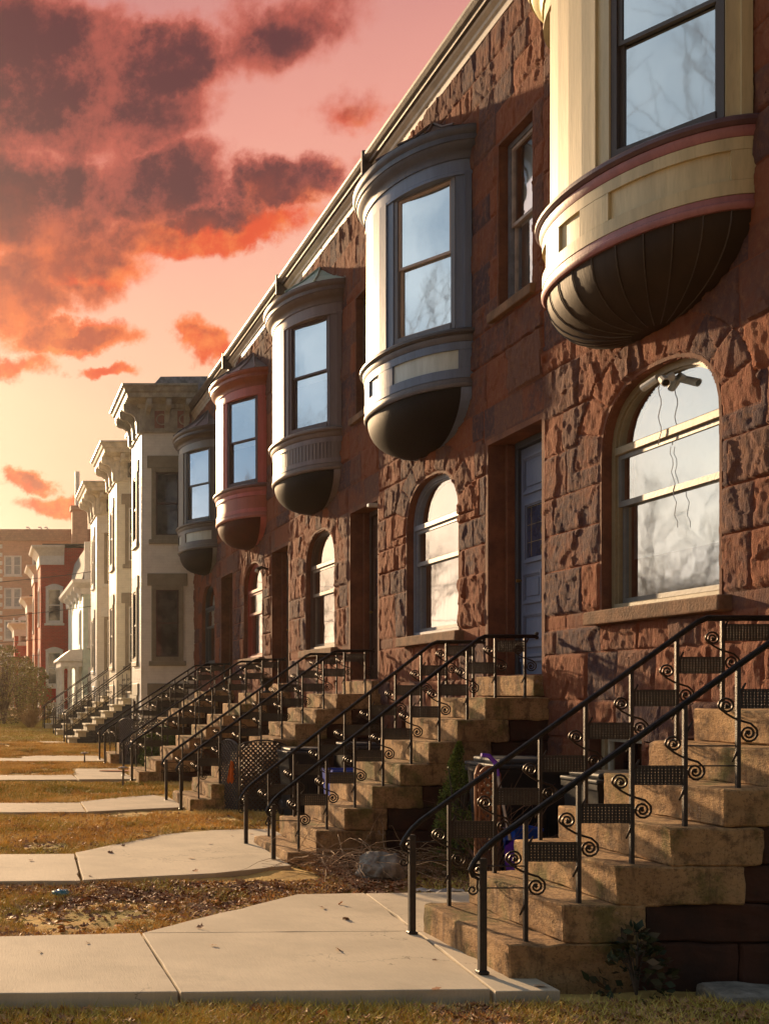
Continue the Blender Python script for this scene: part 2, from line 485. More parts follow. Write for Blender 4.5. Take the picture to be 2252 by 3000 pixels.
def facets(Y, Z, sy, sz, seed):
    r = np.random.default_rng(seed); K = 256
    jy, jz, hh, gy, gz = (r.random((K, K)) for _ in range(5))
    u = Y / sy; v = Z / sz; ui = np.floor(u).astype(int); vi = np.floor(v).astype(int)
    best = np.full(Y.shape, 9.0); H = np.zeros_like(Y)
    for a in (-1, 0, 1):
        for b in (-1, 0, 1):
            i = (ui + a) % K; j = (vi + b) % K
            dy = u - (ui + a + jy[i, j]); dz = v - (vi + b + jz[i, j]); d2 = dy * dy + dz * dz
            h = hh[i, j] + (gy[i, j] - .5) * 1.1 * dy + (gz[i, j] - .5) * 1.1 * dz
            m = d2 < best; best = np.where(m, d2, best); H = np.where(m, h, H)
    return H
def wall_mesh(d, seed, holes):
    ny = int(round(HW / d)) + 1; nz = int(round((WTOP + 0.3) / d)) + 1
    ys = np.linspace(0, HW, ny); zs = np.linspace(-0.3, WTOP, nz)
    Y, Z = np.meshgrid(ys, zs, indexing='ij')
    rr = np.random.default_rng(seed)
    hgt = np.zeros_like(Y); sid = np.zeros_like(Y); joint = np.ones_like(Y); sid2 = np.zeros_like(Y)
    zb = [-0.3]
    while zb[-1] < WTOP: zb.append(zb[-1] + rr.choice([0.34, 0.40, 0.36, 0.30, 0.42]))
    # keep smooth sill band edges on a joint
    zb = sorted(set([z for z in zb if not (2.02 < z < 2.52) and not (4.45 < z < 4.8)] + [2.19, 2.33, 4.62, 6.95, 7.3]))
    zb = [z for i, z in enumerate(zb) if i == 0 or z - zb[i - 1] > 0.1]
    zb[-1] = WTOP + 0.3
    ed = np.zeros_like(Y)
    flat = np.zeros_like(Y)
    for i in range(len(zb) - 1):
        rows = (Z >= zb[i]) & (Z < zb[i + 1])
        yb = [0.0]
        upper = zb[i] > 7.3
        while yb[-1] < HW: yb.append(yb[-1] + rr.uniform(0.38, 0.85) * (0.62 if upper else 1))
        if HW - yb[-2] < 0.2: yb.pop(-2)
        yb[-1] = HW
        yb = np.array(yb)
        idx = np.clip(np.searchsorted(yb, Y, side='right') - 1, 0, len(yb) - 2)
        rnd = rr.random(len(yb)); rnd2 = rr.random(len(yb))
        e = np.minimum(np.minimum(Y - yb[idx], yb[idx + 1] - Y), np.minimum(Z - zb[i], zb[i + 1] - Z))
        ed = np.where(rows, e, ed); sid = np.where(rows, rnd[idx], sid); sid2 = np.where(rows, rnd2[idx], sid2)
        if abs(zb[i] - 2.19) < .01: flat = np.where(rows, 1, flat)
    # voussoirs round the arch
    yy = (Y - ARC['c']); zz = Z - ARC['zs']
    rad = np.sqrt((yy / ARC['a']) ** 2 + (np.maximum(zz, -0.02) / ARC['r']) ** 2)
    ring = (zz > -0.02) & (rad >= 1) & (rad < 1.56)
    ang = np.arctan2(zz / ARC['r'], yy / ARC['a']) / PI * 9
    ai = np.floor(ang).astype(int)
    fa = ang - ai
    e = np.minimum(np.minimum(fa, 1 - fa) * 0.30, np.minimum(rad - 1.0, 1.56 - rad) * 0.55 + 0.0)
    vr = rr.random(64)
    ed = np.where(ring, e, ed); sid = np.where(ring, vr[ai % 64], sid); sid2 = np.where(ring, vr[(ai + 9) % 64], sid2)
    # smooth stones: door lintel, pilaster strips
    lint = (Z > 4.25) & (Z < 4.62) & (Y < 1.33)
    flat = np.where(lint, 1, flat); ed = np.where(lint, np.minimum(np.minimum(1.33 - Y, Z - 4.25), np.minimum(4.62 - Z, Y)), ed)
    strip = (Y > HW - 0.06)
    n1 = fbm(Y * 1.5, Z * 0.75, 2.4, seed, 5, True)
    n2 = fbm(Y * 1.6, Z * 0.8, 9.0, seed + 5, 4, True)
    n3 = fbm(Y, Z, 3.1, seed + 9, 3)
    up = np.clip((Z - 5.0) / 3.0, 0, 1)
    body = np.clip(ed / 0.020, 0, 1) ** 0.8
    nv = fbm(Y * 2.2, Z * 0.7, 6.5, seed + 31, 4, True); nh = fbm(Y * 1.4, Z * .9, 20.0, seed + 41, 3, True)
    crag = np.clip((n1 * .55 + nv * .45 - .42) * 2.6, 0, 1)
    wy = Y + .05 * (n3 - .5) + .02 * n2; fa1 = facets(wy, Z + .06 * n1, .17, .24, seed + 3); fa2 = facets(wy + 3, Z + .03 * n1, .055, .10, seed + 4)
    rock = .004 + body * (0.005 + 0.010 * crag + 0.036 * fa1 + 0.014 * fa2 + 0.004 * n2 + 0.010 * (sid - 0.5) + .003 * nh) * (.45 + .45 * sid2) * (1 - 0.25 * up)
    low = body * (0.008 + 0.004 * n2)
    hgt = np.where(flat > 0.5, low, rock)
    # openings
    def inside(shape, off=0.0):
        if shape[0] == 'rect':
            _, y0, y1, z0, z1 = shape
            return (Y > y0 - off) & (Y < y1 + off) & (Z > z0 - off) & (Z < z1 + off)
        a = ARC['a'] + off; r = ARC['r'] + off
        top = (Z >= ARC['zs']) & ((np.abs(yy) / a) ** (2 / .80) + (np.maximum(zz, 0) / r) ** (2 / .80) < 1)
        return top | ((Z < ARC['zs']) & (Z > ARC['z0'] - off) & (np.abs(yy) < a))
    near = np.zeros_like(Y)
    for h in holes:
        for o, k in ((0.035, 0.5), (0.022, 0.25)):
            near = np.where(inside(h, o), np.maximum(near, 1 - k), near)
    hgt = hgt * (1 - near * 0.9)
    joint = 1 - np.clip(ed / 0.013, 0, 1)
    V = np.stack([-hgt, Y, Z], -1).reshape(-1, 3)
    A = np.stack([sid, joint, sid2, np.ones_like(sid)], -1).reshape(-1, 4)
    I = np.arange(ny * nz).reshape(ny, nz)
    F = np.stack([I[:-1, :-1], I[:-1, 1:], I[1:, 1:], I[1:, :-1]], -1)
    keep = np.ones((ny - 1, nz - 1), bool)
    for h in holes:
        ins = inside(h)
        c = ins[:-1, :-1] & ins[:-1, 1:] & ins[1:, 1:] & ins[1:, :-1]
        keep &= ~c
    F = F[keep]
    me = np_mesh('wall', V, F, M_ROCK, A)
    me.shade_smooth(); me.set_sharp_from_angle(angle=R(50))
    return me

def ring(mb, outer, inner, x0, x1):
    """outer/inner: matching (y,z) outlines; x0 = front, x1 = back. front annulus + inner and outer sides"""
    n = len(outer)
    O0 = [mb.bm.verts.new((x0, *p)) for p in outer]; I0 = [mb.bm.verts.new((x0, *p)) for p in inner]
    O1 = [mb.bm.verts.new((x1, *p)) for p in outer]; I1 = [mb.bm.verts.new((x1, *p)) for p in inner]
    for i in range(n - 1):
        k = i + 1
        for q in ((O0[i], O0[k], I0[k], I0[i]), (I0[i], I0[k], I1[k], I1[i]), (O0[i], O0[k], O1[k], O1[i])):
            try: mb.bm.faces.new(q)
            except ValueError: pass

def rect_pts(y0, y1, z0, z1, off=0.0):
    return [(y0 - off, z0 - off), (y0 - off, z1 + off), (y1 + off, z1 + off), (y1 + off, z0 - off), (y0 - off, z0 - off)]

# ---------- bay window -------------
BA, BB = 1.15, 0.68
def bell(off=0.0, t0=0, t1=180, n=28, a=BA, b=BB, yc=ARC['c']):
    P = []
    for i in range(n + 1):
        t = R(t0 + (t1 - t0) * i / n)
        P.append((-(b + off) * math.sin(t), yc - (a + off) * math.cos(t)))
    return P
def eP(t, off=0.0, yc=ARC['c']):
    t = R(t); return Vector((-(BB + off) * math.sin(t), yc - (BA + off) * math.cos(t)))

def bay(house, st):
    yc = ARC['c']
    C = {k: mat('paint_' + st['key'] + '_' + k, v, 0.45 if k != 'bowl' else .62, spec=.5 if k != 'bowl' else .18, var=0.14, scale=2.6, bump=0.14, bscale=16, stretch=(3, 3, .35)) for k, v in st['col'].items()}
    # body: piers
    mb = MB()
    zl, zt = 5.60, 7.30
    for t in ([0, 8, 15], [67, 73, 81, 90, 99, 107, 113], [165, 172, 180]):
        P = [eP(v) for v in t]
        mb.sweep([tuple(p) for p in P], [(0, zl), (0, zt), (-0.10, zt), (-0.10, zl)])
    for t in ([2, 8], [73, 81, 90, 99, 107], [172, 178]):      # raised boards on the piers
        mb.sweep([tuple(eP(v)) for v in t], [(0.0, zl), (0.0, zt), (0.022, zt), (0.022, zl)])
    mb.sweep(bell(-0.12), [(0, 5.0), (0, zl), (-0.02, zl), (-0.02, 5.0)])
    body = mb.build('bay_window', C['main'], house)
    # frieze
    mb = MB(); mb.sweep(bell(0.0), [(0.0, zt - 0.03), (0.02, zt - 0.03), (0.02, zt), (0.012, zt + 0.01), (0.012, 7.52), (0.0, 7.52), (-0.1, 7.52), (-0.1, zt - 0.03)])
    mb.build('frieze', C['trim'], body, True)
    # crown moulding
    mb = MB()
    prof = [(0.0, 7.44), (0.03, 7.44), (0.035, 7.50), (0.06, 7.53), (0.10, 7.56), (0.115, 7.60), (0.13, 7.605), (0.13, 7.66), (0.155, 7.68), (0.165, 7.72), (0.165, 7.745), (0.0, 7.75)]
    mb.sweep(bell(0.0), prof); mb.build('crown_moulding', C['crown'], body, True)
    # roof
    mb = MB()
    E = bell(0.17, n=st.get('rn', 10)); top = (0.0, yc, st.get('peak', 8.36))
    rows = [[(x, y, 7.752) for x, y in E], [(x * 0.5, yc + (y - yc) * 0.5, 7.752 + (top[2] - 7.752) * 0.46) for x, y in E], [(x * 0.03, yc + (y - yc) * 0.03, top[2]) for x, y in E]]
    mb.grid(rows)
    for (x, y) in E:
        mb.tube([(x, y, 7.765), (x * 0.5, yc + (y - yc) * 0.5, 7.765 + (top[2] - 7.752) * 0.46), (x * 0.04, yc + (y - yc) * 0.04, top[2] + 0.012)], 0.014, 4)
    mb.build('bay_roof', C['roof'], body)
    # ledge
    mb = MB()
    mb.sweep(bell(0.0), [(0.0, 5.44), (0.03, 5.45), (0.05, 5.49), (0.05, 5.515), (0.0, 5.515)])
    mb.build('ledge_moulding', C['accent'], body, True)
    mb = MB()
    mb.sweep(bell(0.0), [(0.0, 5.517), (0.062, 5.517), (0.085, 5.54), (0.085, 5.565), (0.07, 5.58), (0.0, 5.605), (-0.14, 5.605), (-0.14, 5.517)])
    mb.build('ledge', C['ledge'], body, True)
    # apron
    mb = MB()
    mb.sweep(bell(0.0), [(0.0, 5.02), (0.0, 5.45), (-0.05, 5.45), (-0.05, 5.02)])
    if st['apron'] == 'boards':
        for i in range(1, 44):
            t = i * 180 / 44
            p = eP(t - 1.7, 0.012), eP(t + 1.7, 0.012)
            mb.sweep([tuple(p[0]), tuple(p[1])], [(0, 5.10), (0, 5.40), (-0.02, 5.40), (-0.02, 5.10)])
    mb.build('apron', C['apron'], body, True)
    mb = MB()
    if st['apron'] == 'panels':
        mb.sweep(bell(0.0), [(0.0, 5.36), (0.028, 5.36), (0.028, 5.445), (0.0, 5.445)])
        mb.sweep(bell(0.0), [(0.0, 5.053), (0.028, 5.053), (0.028, 5.15), (0.0, 5.15)])
        for t in ([0, 6, 13], [66, 71, 76, 82], [98, 104, 109, 114], [167, 174, 180]):
            mb.sweep([tuple(eP(v, 0.0)) for v in t], [(0.0, 5.152), (0.026, 5.152), (0.026, 5.358), (0.0, 5.358)])
    else:
        mb.sweep(bell(0.0), [(0.0, 5.37), (0.02, 5.37), (0.02, 5.445), (0.0, 5.445)])
        mb.sweep(bell(0.0), [(0.0, 5.06), (0.02, 5.06), (0.02, 5.13), (0.0, 5.13)])
    mb.build('apron_rails', C['main'], body, True)
    mb = MB()
    mb.sweep(bell(0.0), [(-0.03, 4.955), (0.02, 4.955), (0.035, 4.975), (0.035, 5.0), (0.022, 5.01), (0.022, 5.05), (0.0, 5.052)])
    mb.build('base_moulding', C['accent'], body, True)
    # bowl underneath; its dark colour includes the shade below the bay
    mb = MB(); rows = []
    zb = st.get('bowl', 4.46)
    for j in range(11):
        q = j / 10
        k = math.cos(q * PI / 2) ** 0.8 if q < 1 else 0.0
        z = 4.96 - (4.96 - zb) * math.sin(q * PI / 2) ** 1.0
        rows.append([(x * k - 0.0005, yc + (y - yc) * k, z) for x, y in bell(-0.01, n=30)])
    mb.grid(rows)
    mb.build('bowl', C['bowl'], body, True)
    mb = MB()
    if st.get('seams'):
        for t in range(12, 180, 13):
            path = []
            for j in range(10):
                q = j / 10; k = math.cos(q * PI / 2) ** 0.8
                p = eP(t, -0.004)
                path.append((p.x * k, yc + (p.y - yc) * k, 4.958 - (4.96 - zb) * math.sin(q * PI / 2)))
            mb.tube(path, 0.0055, 4)
        mb.build('bowl_seams', C['seam'], body)
    else:   # pale strip down the middle and round the wall edge
        path = []
        for side in (8, 172):
            rows = []
            for j in range(12):
                q = j / 11; k = max(0.02, math.cos(q * PI / 2) ** 0.8)
                z = 4.955 - (4.96 - zb) * math.sin(q * PI / 2)
                p = eP(side + (2 if side < 90 else -2), 0.012); p2 = eP(side + (-7 if side < 90 else 7), 0.02)
                rows.append([(p.x * k - .01, yc + (p.y - yc) * k, z - .005), (p2.x * k - .006, yc + (p2.y - yc) * k, z - .005)])
            mb.grid(rows)
        mb.build('bowl_edge_strip', C['trim'], body)
    # windows
    for (t0, t1) in ((15, 67), (113, 165)):
        A = eP(t0, -0.035); B = eP(t1, -0.035)
        d = (B - A); L = d.length; d.normalize(); nn = Vector((-d.y, d.x))
        def Q(u, o, z): return (A.x + d.x * u + nn.x * o, A.y + d.y * u + nn.y * o, z)
        def bar(mb, u0, u1, o0, o1, z0, z1):
            v = [mb.bm.verts.new(Q(u, o, z)) for z in (z0, z1) for (u, o) in ((u0, o0), (u1, o0), (u1, o1), (u0, o1))]
            for f in ((0, 3, 2, 1), (4, 5, 6, 7), (0, 1, 5, 4), (1, 2, 6, 5), (2, 3, 7, 6), (3, 0, 4, 7)): mb.bm.faces.new([v[i] for i in f])
        zb0, zt0 = zl + 0.015, zt - 0.0
        mb = MB(); f = 0.042
        bar(mb, -0.01, f, -0.06, 0.02, zb0, zt0); bar(mb, L - f, L + 0.01, -0.06, 0.02, zb0, zt0)
        bar(mb, f, L - f, -0.06, 0.02, zt0 - f, zt0); bar(mb, f, L - f, -0.06, 0.03, zb0, zb0 + 0.06)
        mb.build('window_frame', C['frame'], body)
        mb = MB(); zm = (zb0 + zt0) / 2 + 0.02; g = 0.03
        for (za, zc, o) in ((zm - .02, zt0 - f, 0.0), (zb0 + .06, zm + .02, -0.035)):
            bar(mb, f, f + g, o - .03, o, za, zc); bar(mb, L - f - g, L - f, o - .03, o, za, zc)
            bar(mb, f + g, L - f - g, o - .03, o, za, za + g); bar(mb, f + g, L - f - g, o - .03, o, zc - g, zc)
        mb.build('window_sash', C['sash'], body)
        for (za, zc, o) in ((zm - .02 + g, zt0 - f - g, -.015), (zb0 + .06 + g, zm + .02 - g, -.05)):
            mb = MB(); mb.poly([Q(f + g, o, za), Q(L - f - g, o, za), Q(L - f - g, o, zc), Q(f + g, o, zc)])
            mb.build('window_pane', M_GLASS, body)
        mb = MB(); a0, a1 = st.get('shade', (0.0, 1.0))
        if st.get('blind') == 'slats':
            zc = zt0 - 0.08
            while zc > zb0 + (zt0 - zb0) * a0:
                mb.poly([Q(f, -.09, zc), Q(L - f, -.09, zc), Q(L - f, -.105, zc - .02), Q(f, -.105, zc - .02)]); zc -= 0.024
        else:
            mb.poly([Q(f + .01, -.11, zb0 + (zt0 - zb0) * a0), Q(L - f - .01, -.11, zb0 + (zt0 - zb0) * a0), Q(L - f - .01, -.11, zt0 - .05), Q(f + .01, -.11, zt0 - .05)])
        mb.build('window_blind', st.get('shade_mat', M_SHADE), body)
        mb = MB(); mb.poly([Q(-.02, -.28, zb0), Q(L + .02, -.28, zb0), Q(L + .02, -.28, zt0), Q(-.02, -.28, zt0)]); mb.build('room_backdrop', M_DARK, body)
    return body

# ---------- doors ----------
def door(house, st):
    y0, y1, z0, z1 = DOOR
    x = 0.27
    mb = MB()
    ring(mb, rect_pts(y0 + .0, y1, z0, z1, .03)[:4], rect_pts(y0 + .03, y1 - .03, z0 - .03, z1 - .03)[:4], -0.022, x + .05)
    mb.box(0.16, x + .05, y1 - .075, y1 - .028, z0, z1 - .03, .006)
    mb.box(0.16, x + .05, y0 + .028, y0 + .05, z0, z1 - .03, .006)
    mb.build('door_reveal', M_SMOOTH, house)
    mb = MB(); mb.box(-0.12, x + .06, y0 - .02, y1 + .04, z0 - 0.20, z0, .012, 2); mb.build('door_threshold', M_STEP, house)
    F = mat('doorframe_' + st['key'], st['frame'], .5, var=.1)
    mb = MB()
    a, b = y0 + .05, y1 - .075
    mb.box(x - .05, x + .06, a, a + .06, z0, z1 - .03, .006); mb.box(x - .03, x + .06, b - .06, b, z0, z1 - .03, .006)
    mb.box(x - .05, x + .06, a + .06, b - .06, z1 - .10, z1 - .03, .006)
    fr = mb.build('door_frame', F, house)
    a += .062; b -= .062
    Dm = mat('doorpaint_' + st['key'], st['col'], .42, var=.12, scale=3, bump=.12, bscale=20, stretch=(1, 1, .3))
    mb = MB(); mb.box(x + .01, x + .05, a, b, z0 + .02, z1 - .105)
    w = b - a
    def panel(ya, yb, za, zb, dp=.014):
        # raised frame moulding and raised field
        for (p, q, t) in ((0, .030, .022), (.030, .045, .012)):
            mb.box(x + .01 - t, x + .012, ya + p, yb - p, za + p, za + q); mb.box(x + .01 - t, x + .012, ya + p, yb - p, zb - q, zb - p)
            mb.box(x + .01 - t, x + .012, ya + p, ya + q, za + q, zb - q); mb.box(x + .01 - t, x + .012, yb - q, yb - p, za + q, zb - q)
        mb.box(x - .002, x + .012, ya + .075, yb - .075, za + .075, zb - .075, .004)
    for (za, zb) in ((z0 + .30, z0 + .66),): panel(a + .06, b - .06, za, zb)
    mb.box(x - .02, x + .012, a + .02, b - .02, z0 + .20, z0 + .235); mb.box(x - .014, x + .012, a + .02, b - .02, z0 + .155, z0 + .185)
    panel(a + .06, a + w / 2 - .02, z0 + .75, z0 + 1.08); panel(a + w / 2 + .02, b - .06, z0 + .75, z0 + 1.08)
    za, zb = z0 + 1.17, z0 + 1.80
    for (p, q, t) in ((0, .035, .026), (.035, .05, .014)):
        mb.box(x + .01 - t, x + .012, a + .1 + p, b - .1 - p, za + p, za + q); mb.box(x + .01 - t, x + .012, a + .1 + p, b - .1 - p, zb - q, zb - p)
        mb.box(x + .01 - t, x + .012, a + .1 + p, a + .1 + q, za + q, zb - q); mb.box(x + .01 - t, x + .012, b - .1 - q, b - .1 - p, za + q, zb - q)
    panel(a + .06, b - .06, z0 + 1.88, z0 + 2.28)
    leaf = mb.build('door', Dm, house)
    mb = MB(); mb.box(x + .004, x + .0095, a + .15, b - .15, za + .05, zb - .05)
    mb.build('door_glass', st.get('glass', M_DOORGL), leaf)
    mb = MB()
    for zz in (za + .12, za + .30, za + .48):
        mb.tube([(x + .002, (a + b) / 2 + .05 * math.cos(t * PI / 6), zz + .05 * math.sin(t * PI / 6)) for t in range(13)], .004, 4)
        mb.box(x - .001, x + .004, a + .16, b - .16, zz + .085, zz + .09)
    for yy in (a + .24, b - .24): mb.box(x - .001, x + .004, yy - .003, yy + .003, za + .06, zb - .06)
    mb.build('leaded_pattern', mat('lead_came', (.28, .22, .10), .5, .4), leaf)
    mb = MB(); mb.lathe([(0, -.03), (.016, -.028), (.02, -.015), (.02, 0), (.01, .012), (.008, .03), (.022, .032), (.022, .038), (0, .038)], 0, 0, 12)
    bmesh.ops.rotate(mb.bm, verts=mb.bm.verts[:], cent=(0, 0, 0), matrix=Matrix.Rotation(R(90), 3, 'Y'))
    bmesh.ops.translate(mb.bm, verts=mb.bm.verts[:], vec=(x - .03, b - .035, z0 + 1.0))
    mb.build('door_knob', mat('old_brass', (.32, .22, .08), .35, .9), leaf, True)
M_DOORGL = mat('door_glass_dark', (.035, .045, .09), .12, 0, bump=.1, bscale=12)

# ---------- arched window ----------
def arched_window(house, st):
    x = 0.07
    mb = MB()
    ring(mb, arch_outline(.03), arch_outline(0.0), -0.016, x + .2)
    mb.build('window_reveal', M_SMOOTH, house)
    mb = MB(); mb.box(-0.11, 0.20, ARC['c'] - ARC['a'] - .13, ARC['c'] + ARC['a'] + .13, ARC['z0'] - .115, ARC['z0'], .012, 2)
    mb.jitter(.006, 9, 3); mb.build('window_sill', M_SILL, house)
    F = mat('archframe_' + st['key'], st['frame'], .5, var=.12, scale=4)
    S = mat('archsash_' + st['key'], st['sash'], .45, var=.12, scale=4)
    mb = MB()
    ring(mb, arch_outline(0.0), arch_outline(-.055), x, x + .1)
    ring(mb, arch_outline(-.055), arch_outline(-.072), x + .02, x + .1)
    c, a = ARC['c'], ARC['a']
    mb.box(x - .005, x + .09, c - a + .056, c + a - .056, 3.63, 3.70, .008)
    mb.box(x - .02, x + .09, c - a + .056, c + a - .056, ARC['z0'], ARC['z0'] + .055, .008)
    win = mb.build('arched_window', F, house)
    mb = MB(); yl, yr = c - a + .073, c + a - .073; g = .038
    zm = 3.19
    for za, zb, o in ((zm, 3.63, .02), (ARC['z0'] + .055, zm + .04, .055)):
        mb.box(x + o, x + o + .03, yl, yl + g, za, zb); mb.box(x + o, x + o + .03, yr - g, yr, za, zb)
        mb.box(x + o, x + o + .03, yl + g, yr - g, za, za + g + .01); mb.box(x + o, x + o + .03, yl + g, yr - g, zb - g, zb)
    mb.build('window_sash', S, win)
    for za, zb, o in ((zm + g, 3.6, .035), (ARC['z0'] + .09, zm + .01, .07)):
        mb = MB(); mb.poly([(x + o, yl + g - .01, za), (x + o, yr - g + .01, za), (x + o, yr - g + .01, zb), (x + o, yl + g - .01, zb)])
        mb.build('window_pane', M_GLASS, win)
    mb = MB(); P = [p for p in arch_outline(-.06) if p[1] >= 3.62]
    P = [(P[0][0], 3.69)] + [p for p in P if p[1] > 3.69] + [(P[-1][0], 3.69)]
    mb.poly([(x + .045, *p) for p in P]); mb.build('arched_pane', M_GLASS, win)
    mb = MB(); lo = st.get('blind_low', 2.9)
    if lo < 3.6: mb.poly([(x + .16, yl - .01, lo), (x + .16, yr + .01, lo), (x + .16, yr + .01, 3.66), (x + .16, yl - .01, 3.66)])
    mb.poly([(x + .17, *p) for p in P])
    mb.build('window_blind', st.get('blind_mat', M_SHADE), win)
    if st.get('curtain'):
        mb = MB()
        rows = []
        for i in range(40):
            y = yl - .01 + (yr - yl + .02) * i / 39
            o = x + .14 + .008 * math.sin(i * 1.9)
            rows.append([(o, y, ARC['z0'] + .05), (o, y, zm + .04)])
        mb.grid(rows); mb.build('curtain', M_CURT, win)

def small_window(house, y0, y1, z0, z1, frame, sash, key, name='upper_window', sill=True, x=.09, meeting=True, blind=M_SHADE, parent_body=None, lintel=None):
    mb = MB()
    ring(mb, rect_pts(y0, y1, z0, z1, .028), rect_pts(y0, y1, z0, z1, 0), -.014, x + .15)
    mb.build('window_reveal', M_SMOOTH, house)
    F = mat('smallframe_' + key, frame, .5); S = mat('smallsash_' + key, sash, .45)
    mb = MB(); ring(mb, rect_pts(y0, y1, z0, z1), rect_pts(y0, y1, z0, z1, -.05), x, x + .08)
    win = mb.build(name, F, house)
    mb = MB(); a, b, c, d = y0 + .05, y1 - .05, z0 + .05, z1 - .05
    zm = (c + d) / 2; g = .032
    spans = ((zm - .015, d, .015), (c, zm + .02, .045)) if meeting else ((c, d, .03),)
    for za, zb, o in spans: ring(mb, rect_pts(a, b, za, zb), rect_pts(a, b, za, zb, -g), x + o, x + o + .03)
    mb.build('window_sash', S, win)
    for za, zb, o in spans:
        m2 = MB(); m2.poly([(x + o + .015, a + g, za + g), (x + o + .015, b - g, za + g), (x + o + .015, b - g, zb - g), (x + o + .015, a + g, zb - g)])
        m2.build('window_pane', M_GLASS, win)
    if blind:
        m2 = MB(); m2.poly([(x + .14, y0, z0 + (z1 - z0) * .12), (x + .14, y1, z0 + (z1 - z0) * .12), (x + .14, y1, z1), (x + .14, y0, z1)])
        m2.build('window_blind', blind, win)
    if sill:
        m2 = MB(); m2.box(-.09, .14, y0 - .10, y1 + .10, z0 - .10, z0, .012, 2); m2.jitter(.005, 9, 2); m2.build('window_sill', M_SILL, house)
    return win

HOUSES = [
 dict(key='cream', label='nearest brownstone row house with the big cream and maroon bay window', bay=dict(apron='panels', seams=True, bowl=4.46,
      col=dict(main=(.52, .43, .25), trim=(.50, .41, .24), crown=(.50, .44, .16), roof=(.12, .11, .10), accent=(.30, .12, .13), ledge=(.10, .05, .065), apron=(.56, .47, .28),
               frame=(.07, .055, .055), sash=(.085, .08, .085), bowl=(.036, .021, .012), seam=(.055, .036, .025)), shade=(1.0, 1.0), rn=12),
      arch=dict(frame=(.24, .19, .11), sash=(.12, .115, .11), blind_low=2.75), door=dict(frame=(.05, .03, .03), col=(.08, .04, .03)), up=((.25, .22, .2), (.1, .09, .09))),
 dict(key='slate', label='brownstone row house with the blue-grey bay window and blue-grey front door', bay=dict(apron='panels', bowl=4.46,
      col=dict(main=(.11, .15, .25), trim=(.14, .185, .30), crown=(.07, .08, .12), roof=(.06, .045, .045), accent=(.10, .10, .125), ledge=(.055, .05, .06), apron=(.50, .56, .56),
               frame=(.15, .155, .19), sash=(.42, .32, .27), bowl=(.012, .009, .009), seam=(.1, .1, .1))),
      arch=dict(frame=(.17, .19, .25), sash=(.16, .16, .18), blind_low=3.7, curtain=True), door=dict(frame=(.035, .04, .055), col=(.12, .15, .24)), up=((.17, .18, .22), (.40, .30, .25))),
 dict(key='taupe', label='brownstone row house with the brown bay window and pale green peaked bay roof', bay=dict(apron='boards', bowl=4.50,
      col=dict(main=(.17, .13, .14), trim=(.20, .155, .16), crown=(.12, .085, .08), roof=(.36, .50, .44), accent=(.15, .11, .10), ledge=(.15, .11, .10), apron=(.15, .11, .105),
               frame=(.12, .08, .08), sash=(.08, .045, .045), bowl=(.012, .009, .009), seam=(.1, .1, .1)), rn=6, blind='slats', shade=(.45, 1)),
      arch=dict(frame=(.10, .055, .04), sash=(.16, .11, .08), blind_low=3.3), door=dict(frame=(.05, .028, .02), col=(.09, .045, .03)), up=((.10, .06, .05), (.25, .22, .2))),
 dict(key='red', label='brownstone row house with the dusty red bay window', bay=dict(apron='plain', bowl=4.50,
      col=dict(main=(.44, .10, .085), trim=(.46, .12, .10), crown=(.27, .065, .03), roof=(.13, .12, .13), accent=(.33, .10, .085), ledge=(.14, .06, .05), apron=(.33, .075, .04),
               frame=(.08, .035, .035), sash=(.08, .04, .04), bowl=(.075, .017, .008), seam=(.1, .1, .1)), blind='slats', shade=(.45, 1)),
      arch=dict(frame=(.30, .05, .03), sash=(.30, .05, .03), blind_low=2.4, blind_mat=M_SHADE), door=dict(frame=(.05, .028, .02), col=(.08, .04, .03)), up=((.10, .06, .05), (.25, .22, .2))),
 dict(key='charcoal', label='last brownstone row house, with the charcoal bay window beside the white brick house', bay=dict(apron='panels', bowl=4.46,
      col=dict(main=(.085, .085, .085), trim=(.17, .18, .18), crown=(.045, .035, .035), roof=(.10, .09, .10), accent=(.09, .09, .09), ledge=(.05, .045, .045), apron=(.46, .50, .44),
               frame=(.05, .05, .05), sash=(.08, .08, .08), bowl=(.012, .009, .009), seam=(.1, .1, .1)), shade=(.999, 1)),
      arch=dict(frame=(.05, .05, .055), sash=(.06, .06, .06), blind_low=3.7), door=dict(frame=(.05, .028, .02), col=(.08, .04, .03)), up=((.10, .06, .05), (.2, .2, .2))),
]
BASEWIN = [(2.95, 3.75, .80, 1.27), (1.72, 2.42, .80, 1.27)]
holes = [('rect', DOOR[0], DOOR[1], DOOR[2], DOOR[3]), ('arch',), ('rect', *UPW), ('rect', *BASEWIN[0]), ('rect', *BASEWIN[1]),
         ('rect', ARC['c'] - 1.0, ARC['c'] + 1.0, 5.1, 7.6)]
M_CORN = mat('pale_cornice_paint', (.52, .46, .38), .5, var=.15, scale=3, bump=.15)
M_CORN2 = mat('dark_cornice_metal', (.11, .09, .08), .5, .2, var=.3, scale=6)
M_ROOF = mat('flat_roof_tar', (.05, .05, .05), .9)
wall_fine = wall_mesh(0.0155, 3, holes)
wall_mid = wall_mesh(0.019, 21, holes)
wall_far = wall_mesh(0.03, 35, holes)
